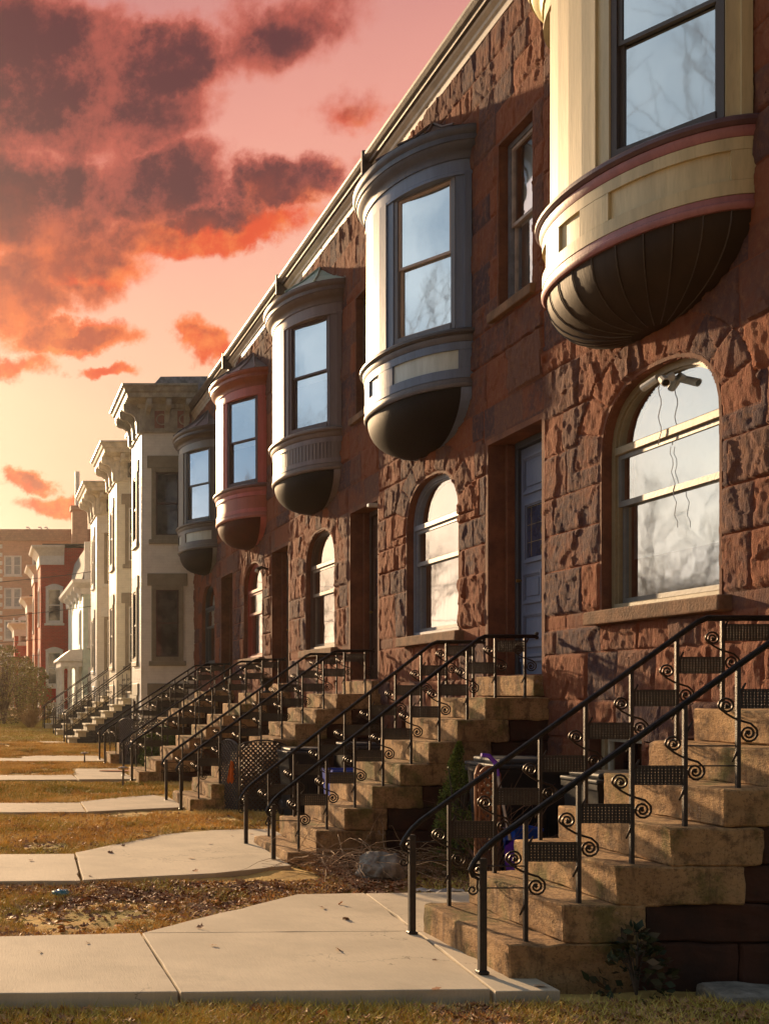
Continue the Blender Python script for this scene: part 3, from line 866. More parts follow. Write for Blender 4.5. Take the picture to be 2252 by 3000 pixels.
for k, H in enumerate(HOUSES):
    Y0 = 6.29 + HW * k
    h = thing('brownstone_house', H['label'], 'house', (WX, Y0, 0), 0, 'brownstone row houses')
    link('wall', (wall_fine, wall_mid, wall_far, wall_fine, wall_far)[k], h)
    # solid mass behind the facade
    mb = MB(); mb.box(0.55, 9.5, 0.004, HW - .004, -.3, 8.7)
    mb.box(0.0, 0.55, HW - .05, HW - .004, -.3, 8.6); mb.box(0.02, 0.55, .004, .05, 4.3, 8.6)
    mb.build('party_walls', mat('party_brick', (.16, .07, .05), .9, bump=.3), h)
    mb = MB(); mb.box(-0.02, 9.5, .002, HW - .002, 8.7, 8.78); mb.build('roof', M_ROOF, h)
    # cornice: straight sweep, plus end cap blocks
    mb = MB()
    prof = [(0.0, 8.56), (0.03, 8.56), (0.035, 8.63), (0.06, 8.65), (0.065, 8.685), (0.11, 8.72), (0.12, 8.745), (0.0, 8.745)]
    mb.sweep([(0, .04), (0, HW - .01)], prof)
    corn = mb.build('cornice', M_CORN, h)
    mb = MB(); mb.sweep([(0, .03), (0, HW - .01)], [(0.0, 8.748), (0.16, 8.75), (0.17, 8.775), (0.20, 8.80), (0.23, 8.84), (0.235, 8.87), (0.0, 8.88)])
    mb.build('gutter', M_CORN2, corn)
    mb = MB(); mb.box(-.25, .05, -.03, .028, 8.58, 8.93, .01); mb.box(-.12, .02, -.03, .028, 8.42, 8.58, .01); mb.build('cornice_end_block', M_CORN2, corn)
    bay(h, dict(H['bay'], key=H['key'])); door(h, dict(H['door'], key=H['key'])); arched_window(h, dict(H['arch'], key=H['key']))
    small_window(h, *UPW, H['up'][0], H['up'][1], H['key'])
    for q in BASEWIN:
        small_window(h, *q, (.42, .33, .20), (.55, .50, .40), 'base', 'basement_window', sill=False, meeting=False, blind=None)

# things fixed on the near arched window
def sec_cam(px, py, pz, aim, label, key):
    t = thing('security_camera', label, 'camera', (px, py, pz), 0)
    cw = mat('camera_white', (.55, .55, .52), .4)
    mb = MB(); mb.tube([(0, 0, 0), (-.05, 0, -.01)], [.035, .018], 10); mb.build('mount', cw, t)
    mb = MB(); a = Vector(aim).normalized(); s = Vector((-.07, 0, -.03))
    mb.tube([s - a * .06, s + a * .10], [.03, .033], 10); mb.build('housing', cw, t)
    mb = MB(); mb.tube([s + a * .10, s + a * .106], [.026, .022], 10); mb.build('lens', mat('camera_lens', (.01, .01, .01), .1), t)
sec_cam(WX + .09, 9.05 + .10, 4.13, (-.2, .9, -.25), 'white tube security camera on the frame of the big arched window, pointing left', 'a')
sec_cam(WX + .09, 9.05 - .05, 4.10, (-.3, -.8, -.4), 'small white security camera hanging right of the other one on the big arched window', 'b')
mb = MB()
mb.tube([(WX + .05, 9.1 + .02 * math.sin(i * 1.3), 4.08 - i * .045) for i in range(12)], .004, 4)
mb.tube([(WX + .09, 9.02 - .006 * i + .02 * math.sin(i * 1.9), 3.55 - i * .05) for i in range(14)], .003, 4)
tag(mb.build('camera_cable', mat('white_cable', (.6, .58, .55), .5)), 'thin white cable hanging in front of the big arched window from the security cameras', 'cable')
def lampbox(loc, label):
    t = thing('wall_lamp', label, 'lamp', loc)
    mb = MB(); mb.box(-.02, 0.06, -.05, .05, -.05, .05, .01); mb.build('back_plate', M_CORN2, t)
    mb = MB(); mb.tube([(-.02, 0, 0), (-.14, 0, .03), (-.22, 0, -.02)], [.02, .03, .05], 8); mb.build('lamp_head', M_IRON, t)
    mb = MB(); mb.tube([(-.22, 0, -.022), (-.235, 0, -.06)], [.04, .035], 8); mb.build('bulb', mat('frosted_bulb', (.6, .55, .45), .4), t)
lampbox((WX, 6.29 + HW * 3 + 1.5, 3.95), 'small black lamp on the brownstone wall beside the red-framed arched window')
t = thing('floodlight', 'small white floodlight under the door lintel of the house with the brown bay window', 'lamp', (WX + .02, 15.6, 4.2))
mb = MB(); mb.box(-.12, .02, -.04, .04, -.05, .0, .008); mb.build('lamp_body', mat('camera_white', (.55, .55, .52), .4), t)
mb = MB(); mb.box(-.13, -.122, -.035, .035, -.045, -.005); mb.build('lens', M_SHADE, t)

# ------------------------------------------------------------------ stoops and railings
def spiral_mesh():
    mb = MB()
    def sp(cx, cz, r0, a0, turns, sgn, n=22):
        return [(cx + r0 * (1 - .80 * i / n) * math.cos(a0 + sgn * 2 * PI * turns * i / n), 0, cz + r0 * (1 - .80 * i / n) * math.sin(a0 + sgn * 2 * PI * turns * i / n)) for i in range(n + 1)]
    # upper scroll on the street side, lower scroll on the house side
    up = [(0, 0, .395), (-.02, 0, .402), (-.06, 0, .425), (-.098, 0, .455)] + sp(-.062, .470, .046, PI * 1.02, 1.9, -1)
    dn = [(0, 0, .395), (.022, 0, .386), (.07, 0, .372), (.100, 0, .345)] + sp(.058, .318, .050, .35, 1.9, -1)
    mb.tube(up, .0066, 5); mb.tube(dn, .0066, 5)
    for c, r in (((-.062, .470), .012), ((.058, .318), .013)):
        mb.lathe([(0, -.012), (r, 0), (0, .012)], 0, 0, 6)
        bmesh.ops.translate(mb.bm, verts=mb.bm.verts[-18:], vec=(c[0], 0, c[1]))
    for (x, z, dx, dz) in ((.012, .545, .03, .05), (-.008, .215, -.024, -.055)):
        mb.tube([(x - dx * .4, 0, z - dz * .4), (x, -.004, z), (x + dx, 0, z + dz)], [.004, .008, .005], 5)
    bmesh.ops.remove_doubles(mb.bm, verts=mb.bm.verts[:], dist=1e-5)
    bmesh.ops.recalc_face_normals(mb.bm, faces=mb.bm.faces[:])
    me = bpy.data.meshes.new('scroll'); mb.bm.to_mesh(me); mb.bm.free(); me.materials.append(M_SCROLL); me.shade_smooth(); return me
M_SCROLL = mat('worn_iron_scroll', (.055, .038, .028), .42, .7, var=.3, scale=30, bump=.2, bscale=160)
SCROLL = spiral_mesh()
PANELS = {}
def panel_mesh(L):
    k = round(L, 3)
    if k in PANELS: return PANELS[k]
    mb = MB(); H = .108
    mb.box(0, L, -.004, .004, 0, .006); mb.box(0, L, -.004, .004, H - .006, H)
    n = max(8, int(L / .0185)); st = L / n
    for i in range(n): mb.box(i * st + st * .11, i * st + st * .90, -.0022, .0008, .006, H - .006)
    nz = 6; sz = (H - .012) / nz
    for j in range(nz):
        z = .006 + j * sz + sz * .16
        mb.box(0, L, -.0006, .0024, z, z + sz * .74)
    me = bpy.data.meshes.new('woven_panel'); mb.bm.to_mesh(me); mb.bm.free(); me.materials.append(M_IRON)
    PANELS[k] = me; return me
POST = {}
def post_mesh(h, r=.011):
    k = (round(h, 3), r)
    if k in POST: return POST[k]
    mb = MB(); mb.box(-r, r, -r, r, -.01, h, .002)
    me = bpy.data.meshes.new('post'); mb.bm.to_mesh(me); mb.bm.free(); me.materials.append(M_IRON)
    POST[k] = me; return me

def railing(stoop, y, xs, zs, xend, zland, missing=(), lean=0.0, gz=0.0):
    """xs, zs = front edge and top of each tread; local to stoop"""
    tr = (xs[-1] - xs[0]) / (len(xs) - 1); ri = (zs[-1] - zs[0]) / (len(zs) - 1)
    rz = lambda X: zs[0] + .585 + (X - xs[0]) / tr * ri if X < xs[-1] else zs[-1] + .585
    x0 = xs[0] - .14
    mb = MB()
    top = [(x0 - .015, y, rz(x0) - .055), (x0 + .03, y, rz(x0 + .03) - .012), (x0 + .09, y, rz(x0 + .09))]
    path = [(x0 + .015, y, rz(x0) - .145), (x0 - .022, y, rz(x0) - .13), (x0 - .036, y, rz(x0) - .095)] + top + [(xs[-1] - .03, y, rz(xs[-1] - .03) - .004), (xs[-1] + .03, y, zs[-1] + .585), (xend, y, zs[-1] + .585)]
    mb.tube(path, [.007, .010, .013] + [.0150] * 6, 8)
    mb.tube([(p[0], p[1], p[2] - .016) for p in path[4:]], .008, 5)
    rail = mb.build('railing', M_IRONW, stoop, True)
    # volute at the foot
    mb = MB()
    c = Vector((x0 + .012, y, rz(x0) - .098))
    mb.tube([c + Vector((.040 * (1 - .8 * i / 16) * math.cos(1.2 + i * .55), 0, .034 * (1 - .8 * i / 16) * math.sin(1.2 + i * .55))) for i in range(17)], .0085, 6)
    c = Vector((x0 - .022, y, rz(x0) - .205))
    mb.tube([(x0 - .03, y, rz(x0) - .09), (x0 + .006, y, rz(x0) - .15)] + [c + Vector((.030 * (1 - .75 * i / 14) * math.cos(.6 - i * .6), 0, .030 * (1 - .75 * i / 14) * math.sin(.6 - i * .6))) for i in range(15)], .006, 5)
    mb.build('volute', M_SCROLL, rail)
    mb = MB(); g0 = gz - stoop.location.z
    h = rz(x0) - .03 - g0
    mb.box(x0 + .012, x0 + .052, y - .018, y + .018, g0, g0 + h, .003); mb.box(x0 + .002, x0 + .062, y - .028, y + .028, g0, g0 + .02, .005)
    mb.build('newel_post', M_IRON, rail)
    pts = []
    for k in range(len(xs)):
        X = xs[k] + .13; pts.append((X, zs[k]))
    pts.append((xend - .10, zs[-1]))
    for k, (X, Z) in enumerate(pts):
        link('post', post_mesh(rz(X) - .015 - Z), rail, (X, y, Z))
        link('scroll', SCROLL, rail, (X, y, Z - .02))
        if k + 1 < len(pts):
            X2 = pts[k + 1][0]
            if k in missing:
                mb = MB()
                for zz in (.33, .44): mb.tube([(X, y, Z + zz), (X2, y, Z + zz)], .004, 4)
                mb.build('thin_bar', M_IRON, rail)
            else:
                link('woven_panel', panel_mesh(X2 - X - .022), rail, (X + .011, y, Z + .435))
    mb = MB()
    for zz in (.31, .43): mb.tube([(x0 + .05, y, zs[0] - .02 + zz), (pts[0][0], y, zs[0] - .02 + zz)], .004, 4)
    mb.build('thin_bar', M_IRON, rail)
    mb = MB()
    for dz in (0, .035): mb.lathe([(0, -.02), (.014, -.014), (.02, 0), (.014, .014), (0, .02)], 0, 0, 8); bmesh.ops.translate(mb.bm, verts=mb.bm.verts[-40:], vec=(xend + .012, y, zs[-1] + .57 + dz))
    mb.build('rail_end_balls', M_SCROLL, rail, True)
    return rail

def stoop(label, y0, y1, X1, Z1, n, X8, Z8, gz, xend, missing=((), ())):
    t = thing('stone_stoop', label, 'front steps', (0, 0, 0), 0, 'brownstone stoops')
    xs = [X1 + (X8 - X1) * i / (n - 1) for i in range(n)]; zs = [Z1 + (Z8 - Z1) * i / (n - 1) for i in range(n)]
    ri = (Z8 - Z1) / (n - 1); tr = (X8 - X1) / (n - 1)
    r = random.Random(int(y0 * 10))
    for i in range(n):
        zb = (zs[i] - ri + .002) if i else gz - .1
        mb = MB()
        depth = tr + r.uniform(.12, .42) if i < n - 1 else WX - .01 - xs[i]
        depth = min(depth, WX - .01 - xs[i])
        a, b = y0 + r.uniform(-.006, .006), y1 + r.uniform(-.006, .006)
        mb.box(xs[i], xs[i] + depth, a, b, zb, zs[i], .009, 1)
        if y0 < 18:
            bmesh.ops.subdivide_edges(mb.bm, edges=[e for e in mb.bm.edges if e.calc_length() > .15], cuts=15, use_grid_fill=True)
            for v in mb.bm.verts:
                q = v.co * 3.1 + Vector((i * 3.3, 0, 0)); c = v.co.copy()
                v.co += mnoise.noise_vector(q) * .009 + mnoise.noise_vector(c * 19) * .005
                ch = mnoise.noise(c * 7.0 + Vector((0, i * 5.1, 0)))
                if ch > .22 and (c.x - xs[i] < .04 or c.y - y0 < .04): v.co += Vector((.035, .03, -.035)) * (ch - .22)
                if c.z > zs[i] - .02: v.co.z -= .012 * max(0, 1 - abs(c.y - (y0 + y1) / 2) / .45) * max(0, 1 - (c.x - xs[i]) / .3)
        mb.build('step', M_STEP, t, True)
        # masonry courses under and behind this step's end
        mb = MB(); x = xs[i] + depth + .006
        while x < WX - .02:
            x2 = min(x + r.uniform(.45, .95), WX - .005)
            if WX - x2 < .2: x2 = WX - .005
            mb.box(x, x2 - .008, y0 + .02 + r.uniform(-.008, .008), y1 - .02 + r.uniform(-.008, .008), zb + .004, zs[i] - ((.03 if i == n - 1 else 0)) - .002, .012, 1)
            x = x2
        if len(mb.bm.verts):
            if y0 < 18:
                bmesh.ops.subdivide_edges(mb.bm, edges=[e for e in mb.bm.edges if e.calc_length() > .12], cuts=6, use_grid_fill=True)
                for v in mb.bm.verts: v.co += mnoise.noise_vector(v.co * 6) * .016 + mnoise.noise_vector(v.co * 21) * .007
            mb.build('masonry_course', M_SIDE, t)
        else: mb.bm.free()
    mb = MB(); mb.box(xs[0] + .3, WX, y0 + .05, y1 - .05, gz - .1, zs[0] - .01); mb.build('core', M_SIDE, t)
    railing(t, y0 + .09, xs, zs, xend, Z8, missing[0], gz=gz)
    railing(t, y1 - .09, xs, zs, xend, Z8, missing[1], gz=gz)
    return t
stoop('nearest stone stoop at the right edge of the frame, below the cream bay window', 6.2, 7.42, 2.83, .243, 7, 4.58, 1.506, .06, 5.2, ((3,), ()))
stoop('second stone stoop from the camera, leading to the blue-grey door', 10.74, 12.07, 2.82, .109, 8, 4.68, 1.565, 0.0, 5.19)
stoop('third stone stoop, with the dark lattice screens and bins in front of it', 15.31, 16.75, 2.72, .193, 8, 4.68, 1.60, .04, 5.19)
stoop('fourth stone stoop, with the planter urn at its top and a boxwood behind', 19.88, 21.3, 2.64, .247, 8, 4.68, 1.62, .08, 5.19)
stoop('fifth stone stoop, under the charcoal bay window beside the white brick house', 24.45, 25.8, 2.64, .313, 8, 4.68, 1.66, .11, 5.19)

# ------------------------------------------------------------------ ground
def ground_mat():
    m, g, b = newmat('dormant_lawn_soil')
    geo = g.node('ShaderNodeNewGeometry'); P = geo.outputs['Position']
    n = g.noise(P, 1.2, 6, .65); n2 = g.noise(P, 9, 7, .75); n3 = g.noise(P, 45, 4, .7)
    c = g.mix(g.ss(n, .4, .6), (.42, .26, .085), (.62, .42, .14))
    c = g.mix(g.m('MULTIPLY', g.ss(n2, .52, .70), .5), c, (.18, .10, .045))
    c = g.mix(g.m('MULTIPLY', g.ss(g.noise(P, .7, 5, .6), .52, .62), .55), c, (.15, .16, .035))
    c = g.mix(g.m('MULTIPLY', g.ss(n3, .5, .7), .5), c, (.33, .23, .11))
    g.put(b.inputs['Base Color'], c); b.inputs['Roughness'].default_value = .95; b.inputs['Specular IOR Level'].default_value = .15
    bp = g.node('ShaderNodeBump'); bp.inputs['Strength'].default_value = .6; bp.inputs['Distance'].default_value = .02
    g.put(bp.inputs['Height'], g.m('ADD', n2, g.m('MULTIPLY', n3, .6))); g.put(b.inputs['Normal'], bp.outputs[0])
    return m
def ground():
    ys = np.concatenate([np.linspace(-60, 4, 17), np.arange(4.1, 36, .12), np.linspace(36, 130, 80), np.geomspace(134, 2500, 24)])
    xs = np.concatenate([np.geomspace(2500, 6, 24) * -1, np.arange(-5.5, 6.2, .12), np.geomspace(6.6, 2500, 24)])
    X, Y = np.meshgrid(xs, ys, indexing='ij')
    base = .0075 * np.clip(Y - 10.7, 0, 60)
    fade = np.clip((30 - np.abs(X)) / 20, 0, 1)
    Z = base * 1.0 + (fbm(X + 300, Y + 300, .9, 5, 4) - .5) * .07 * fade + (fbm(X + 300, Y + 300, 4.5, 9, 3) - .5) * .03 * fade - .012
    V = np.stack([X, Y, Z], -1).reshape(-1, 3); I = np.arange(X.size).reshape(X.shape)
    F = np.stack([I[:-1, :-1], I[1:, :-1], I[1:, 1:], I[:-1, 1:]], -1).reshape(-1, 4)
    me = np_mesh('ground', V, F, ground_mat()); me.shade_smooth()
    tag(link('ground', me), kind='structure')
ground()

def concrete(name, col):
    m, g, b = newmat(name)
    geo = g.node('ShaderNodeNewGeometry'); P = geo.outputs['Position']
    n = g.noise(P, 1.4, 6, .6); mp = g.node('ShaderNodeMapping'); g.put(mp.inputs[0], P); mp.inputs['Scale'].default_value = (6, .5, 1); 
    n2 = g.noise(mp.outputs[0], 16, 5, .7); n3 = g.noise(P, 120, 3, .6)
    c = g.mix(g.ss(n, .3, .7), vcol(col, .84), vcol(col, 1.08))
    c = g.mix(g.m('MULTIPLY', g.ss(n2, .4, .7), .22), c, vcol(col, .6))
    c = g.mix(g.m('MULTIPLY', g.ss(n3, .58, .72), .4), c, vcol(col, .55))
    c = g.mix(g.m('MULTIPLY', g.ss(g.noise(P, .9, 7, .75), .52, .68), .35), c, vcol(col, .55))
    vo = g.node('ShaderNodeTexVoronoi', feature='DISTANCE_TO_EDGE'); vo.inputs['Scale'].default_value = .55
    wv = g.node('ShaderNodeVectorMath', operation='ADD'); g.put(wv.inputs[0], P); g.put(wv.inputs[1], g.noise(P, 2.5, 5, .7, out='Color')); g.put(vo.inputs['Vector'], wv.outputs[0])
    crack = g.m('MULTIPLY', g.ss(vo.outputs['Distance'], .006, .0), g.ss(g.noise(P, .5, 2), .5, .58))
    c = g.mix(g.m('MULTIPLY', crack, .8), c, vcol(col, .3))
    g.put(b.inputs['Base Color'], c); b.inputs['Roughness'].default_value = .85; b.inputs['Specular IOR Level'].default_value = .25
    bp = g.node('ShaderNodeBump'); bp.inputs['Strength'].default_value = .35; bp.inputs['Distance'].default_value = .006
    g.put(bp.inputs['Height'], g.m('ADD', n2, n3)); g.put(b.inputs['Normal'], bp.outputs[0]); return m
M_CONC = concrete('pale_concrete', (.60, .51, .38)); M_CONC2 = concrete('older_concrete', (.52, .43, .32))
def walk(slabs, z, m, th=.12):
    mb = MB()
    for P, dz in slabs:
        Q = []
        for i in range(len(P)):          # slightly ragged, chipped edges
            p, q = Vector(P[i]), Vector(P[(i + 1) % len(P)]); n = max(1, int((q - p).length / .16)); nr = Vector((-(q - p).y, (q - p).x)).normalized()
            for k in range(n):
                c = p.lerp(q, k / n); w = mnoise.noise(Vector((c.x * 3.1, c.y * 3.1, 2.0))) * .012 + max(0, mnoise.noise(Vector((c.x * 9, c.y * 9, 7.0))) - .25) * .05
                Q.append(tuple(c + nr * abs(w) * (1 if k else .3)))
        P = Q
        t = bmesh.new(); A = [t.verts.new((x, y, z + dz)) for x, y in P]; B = [t.verts.new((x, y, z + dz - th)) for x, y in P]
        for i in range(len(P)): t.faces.new((A[i], A[(i + 1) % len(P)], B[(i + 1) % len(P)], B[i]))
        f = t.faces.new(A)
        bmesh.ops.recalc_face_normals(t, faces=t.faces[:])
        bmesh.ops.bevel(t, geom=[e for e in t.edges if all(v.co.z > z + dz - .01 for v in e.verts)], offset=.004, segments=1, affect='EDGES', profile=.5)
        mb.merge(t)
    tag(mb.build('walkway', m), kind='structure')
walk([([(-6, 5.75), (-.55, 5.84), (-.55, 7.18), (-6, 7.1)], 0), ([(-.54, 5.84), (.985, 5.90), (.985, 7.35), (-.54, 7.18)], .003),
      ([(1.0, 5.90), (2.62, 5.96), (2.78, 7.42), (1.0, 7.36)], .0), ([(1.0, 7.372), (2.78, 7.432), (2.92, 8.85), (2.39, 8.80), (1.35, 7.75)], -.002),
      ([(2.635, 5.93), (2.98, 5.95), (2.98, 6.5), (2.94, 7.42), (2.795, 7.42)], -.004), ([(2.795, 7.432), (3.2, 7.43), (4.7, 7.45), (4.7, 9.0), (2.935, 8.86)], -.006)], .062, M_CONC)
walk([([(-6, 9.3), (.79, 9.62), (.86, 11.24), (-6, 10.95)], 0), ([(.81, 9.63), (2.0, 10.0), (2.78, 10.45), (2.82, 12.1), (3.3, 12.15), (3.3, 13.3), (2.6, 13.15), (1.93, 12.75), (.875, 11.3)], .004)], .03, M_CONC)
walk([([(-6, 14.55), (1.3, 15.0), (1.33, 16.3), (-6, 15.9)], 0), ([(1.315, 15.0), (2.7, 15.6), (2.72, 16.9), (2.5, 17.6), (1.34, 16.4)], .003)], .055, M_CONC2)
walk([([(-6, 19.7), (1.6, 20.2), (1.6, 21.4), (-6, 21.0)], 0), ([(1.62, 20.2), (2.64, 20.3), (2.64, 23.3), (1.8, 23.1), (1.62, 21.5)], .003)], .09, M_CONC2)
walk([([(-6, 25.0), (2.64, 25.2), (2.64, 27.4), (1.2, 27.4), (.5, 26.4), (-6, 26.3)], 0)], .125, M_CONC2)
walk([([(-6, 31.9), (2.3, 33.0), (2.3, 34.4), (-6, 33.2)], 0)], .175, M_CONC2)

mb = MB()
for i in range(46):
    y = -8 + i * 1.5; z = ground_z(y + .75) + .016
    mb.box(-4.1, -2.25, y + .006, y + 1.494, z - .12, z, .005)
tag(mb.build('sidewalk', M_CONC2), kind='structure')
WALKS = [(lambda x, y: 5.72 < y < (7.4 if x < 1.05 else 9.1) and x < 4.8), (lambda x, y: 9.25 + .06 * (x + 6) < y < (11.3 if x < .9 else 13.3) and x < 3.4),
         (lambda x, y: 14.5 + .07 * (x + 6) < y < 17.3 - max(0, 1.2 - x) and x < 2.8), (lambda x, y: 19.7 < y < (21.3 if x < 1.6 else 23.3) and x < 2.7), (lambda x, y: 25.0 < y < 27.3 and x < 2.7)]
def exact_walk(x, y):
    if x < 1.0 and 5.84 < y < 7.2 + .16 * max(0, min(1, (x + .5) / 1.5)): return True
    if 1.0 <= x < 2.95 and 5.9 < y < 7.4 + max(0, (x - 1.0)) * 1.0: return True
    if 2.95 <= x < 4.7 and 5.95 < y < 8.9: return True
    if 9.35 + .05 * (x + 6) < y < 11.2 + max(0, x - .85) * 1.35 and x < 2.9 and y < 13.25: return True
    if 2.9 < x < 3.3 and 12.1 < y < 13.3: return True
    if 14.6 + .06 * (x + 6) < y < 16.25 + max(0, x - 1.3) * 1.0 and x < 2.75: return True
    if 19.75 + .06 * max(0, x) < y < 21.2 and x < 2.64: return True
    if 1.7 < x < 2.64 and 20 < y < 23.2: return True
    if 25.1 < y < 26.3 and x < 2.64: return True
    if .8 < x < 2.64 and 25 < y < 27.3: return True
    return False

def blades(name, N, ylo, yhi, h, label, cols, mask, seed, xr=(-.2, 5.2), wd=.0022, density_pow=1.0):
    r = np.random.default_rng(seed)
    m, g, b = newmat(name)
    geo = g.node('ShaderNodeNewGeometry')
    at = g.node('ShaderNodeAttribute'); at.attribute_name = 'stone'
    q = g.sep(at.outputs['Color'])[0]
    g.put(b.inputs['Base Color'], g.ramp(q, [(0, cols[0]), (.5, cols[1]), (1, cols[2])])); b.inputs['Roughness'].default_value = .75
    b.inputs['Specular IOR Level'].default_value = .2
    y = ylo + (yhi - ylo) * r.random(N * 2) ** density_pow; x = r.uniform(xr[0], xr[1], N * 2)
    c = fbm(x + 50, y + 50, 1.6, seed, 4)
    keep = np.array([mask(a, bb, cc) for a, bb, cc in zip(x, y, c)]) & (r.random(N * 2) < .85)
    x, y, c = x[keep][:N], y[keep][:N], c[keep][:N]; n = len(x)
    z = .0075 * np.clip(y - 10.7, 0, 60) + (fbm(x + 300, y + 300, .9, 5, 4) - .5) * .07 + (fbm(x + 300, y + 300, 4.5, 9, 3) - .5) * .03 - .012
    a = r.uniform(0, 2 * PI, n); hh = h * r.uniform(.4, 1.2, n); le = hh * r.uniform(.4, 1.5, n); la = r.uniform(0, 2 * PI, n)
    ww = wd * (1 + (y - 5) / 8)
    V = np.zeros((n, 3, 3)); 
    V[:, 0] = np.stack([x - np.cos(a) * ww, y - np.sin(a) * ww, z], -1); V[:, 1] = np.stack([x + np.cos(a) * ww, y + np.sin(a) * ww, z], -1)
    V[:, 2] = np.stack([x + np.cos(la) * le, y + np.sin(la) * le, z + hh], -1)
    cc = np.clip((c - .5) * 2.2 + .5 + r.normal(0, .2, n), 0, 1)
    A = np.repeat(np.stack([cc, cc, cc, np.ones(n)], -1), 3, 0)
    me = np_mesh(name, V.reshape(-1, 3), np.arange(n * 3).reshape(-1, 3), m, A)
    o = link(name, me); tag(o, label, 'grass', kind='stuff'); return o
def nostoop(x, y):
    for (a, b) in ((6.15, 7.45), (10.7, 12.1), (15.25, 16.8), (19.8, 21.4), (24.4, 25.9)):
        if a < y < b and x > 2.65: return False
    return True
blades('dry_grass', 330000, 4.9, 34, .046, 'dry straw-coloured winter grass over the lawns between the walkways',
       ((.48, .27, .07), (.80, .52, .15), (.85, .64, .26)), lambda x, y, c: x > -2.15 and not exact_walk(x, y) and nostoop(x, y) and c > .37 and not (7.2 < y < 9.8 and c < .40) and not (y > 9 and y < 10.8 and x > 3), 3, (-2.15, 4.6), density_pow=1.3, wd=.0028)
blades('green_grass', 150000, 4.9, 30, .058, 'patchy green grass tufts growing along the walkways and by the third stoop',
       ((.20, .18, .025), (.42, .34, .06), (.58, .46, .12)), lambda x, y, c: x > -2.15 and not exact_walk(x, y) and nostoop(x, y) and ((c > .42 and y < 5.9) or (17.0 < y < 20 and c > .40 and x < 3) or c > .62), 8, (-2.15, 4.6), density_pow=2.0, wd=.0036)
blades('far_lawn_grass', 70000, 27.5, 58, .045, 'sunlit yellow lawn beyond the last stone stoop',
       ((.46, .32, .08), (.62, .44, .13), (.50, .44, .11)), lambda x, y, c: x > -2.15 and not (31.5 < y < 34.4), 12, (-2.15, 4.2), .003)

def leaves():
    r = np.random.default_rng(5); N = 19000
    m, g, b = newmat('dead_leaves')
    at = g.node('ShaderNodeAttribute'); at.attribute_name = 'stone'
    g.put(b.inputs['Base Color'], g.ramp(g.sep(at.outputs['Color'])[0], [(0, (.16, .07, .035)), (.45, (.38, .18, .08)), (.75, (.55, .33, .17)), (.90, (.58, .20, .045)), (1, (.70, .26, .05))]))
    b.inputs['Roughness'].default_value = .7
    x = r.uniform(-.3, 5.2, N * 8); y = r.uniform(4.9, 17, N * 8)
    c = fbm(x + 20, y + 20, 1.1, 77, 4)
    p = np.where(y < 5.9, .30, np.where((y > 7) & (y < 9.8), .5, np.where(y < 10.8, .35, np.where(y < 15, .06, .02)))) * np.clip((c - .26) * 4, 0.15, 1.3) * np.where((x > 2.4) & (y < 10.8), 2.4, 1)
    ex = np.array([exact_walk(a, bb) for a, bb in zip(x, y)]); ok = np.array([nostoop(a, bb) for a, bb in zip(x, y)])
    p = np.where(ex, .0007, p); keep = (r.random(N * 8) < p) & ok
    x, y, ex = x[keep][:N], y[keep][:N], ex[keep][:N]; n = len(x)
    z = .0075 * np.clip(y - 10.7, 0, 60) + (fbm(x + 300, y + 300, .9, 5, 4) - .5) * .07 + (fbm(x + 300, y + 300, 4.5, 9, 3) - .5) * .03 + .004
    z = np.where(ex, np.where(y < 9.1, .07, .04), z)
    V = []; F = []; A = []
    shape = [(-.5, 0, 0), (-.28, .3, .10), (-.05, .22, .03), (.1, .46, .16), (.25, .2, .02), (.55, 0, .12), (.25, -.22, .02), (.08, -.44, .17), (-.06, -.2, .02), (-.3, -.3, .12)]
    sh = np.array(shape)
    for i in range(n):
        s = r.uniform(.026, .072); M = Matrix.Rotation(r.uniform(0, 2 * PI), 3, 'Z') @ Matrix.Rotation(r.normal(0, .28), 3, 'X') @ Matrix.Rotation(r.normal(0, .25), 3, 'Y')
        pts = (sh * [1, 1, r.uniform(-.5, 2)] * s) @ np.array(M).T + [x[i], y[i], z[i]]
        k = len(V) // 1
        V.append(pts)
        A.append(np.repeat([[np.clip(r.normal(.42, .24), 0, 1)] * 3 + [1]], 10, 0))
    V = np.concatenate(V); A = np.concatenate(A)
    base = np.arange(n)[:, None] * 10
    q = np.concatenate([base + [0, 1, 2, 9], base + [9, 2, 8, 8], base + [2, 3, 4, 8], base + [8, 4, 6, 7], base + [4, 5, 6, 6]])
    tri = np.concatenate([base + t for t in ([0, 1, 2], [0, 2, 8], [0, 8, 9], [2, 3, 4], [2, 4, 8], [8, 4, 6], [8, 6, 7], [4, 5, 6])])
    me = np_mesh('fallen_leaves', V, tri, m, A)
    tag(link('fallen_leaves', me), 'brown fallen leaves scattered over the lawn between the first two walkways', 'leaves', kind='stuff')
leaves()

# ------------------------------------------------------------------ yard things
P_ = lambda px, Y: (px + 28) / 2470 * Y
M_TWIG = mat('dry_twig', (.48, .31, .18), .85, var=.4, scale=30)
M_BRANCH = mat('grey_brown_bark', (.10, .075, .055), .9, var=.3, scale=12, bump=.4)
# rock
mb = MB(); bmesh.ops.create_icosphere(mb.bm, subdivisions=5, radius=.2)
for v in mb.bm.verts:
    d = v.co.normalized(); f = 1 + .28 * mnoise.noise(d * 1.7 + Vector((4, 2, 1))) + .10 * mnoise.noise(d * 5) + .03 * mnoise.noise(d * 15)
    v.co = Vector((d.x * .22, d.y * .17, d.z * .19 if d.z > 0 else d.z * .08)) * f
rk = mb.build('boulder', mat('grey_field_stone', (.30, .27, .23), .9, var=.35, scale=9, bump=.9, bscale=30), None, True, (3.40, 9.85, .05))
tag(rk, 'grey boulder lying in the dead leaves beside the second stoop', 'rock')
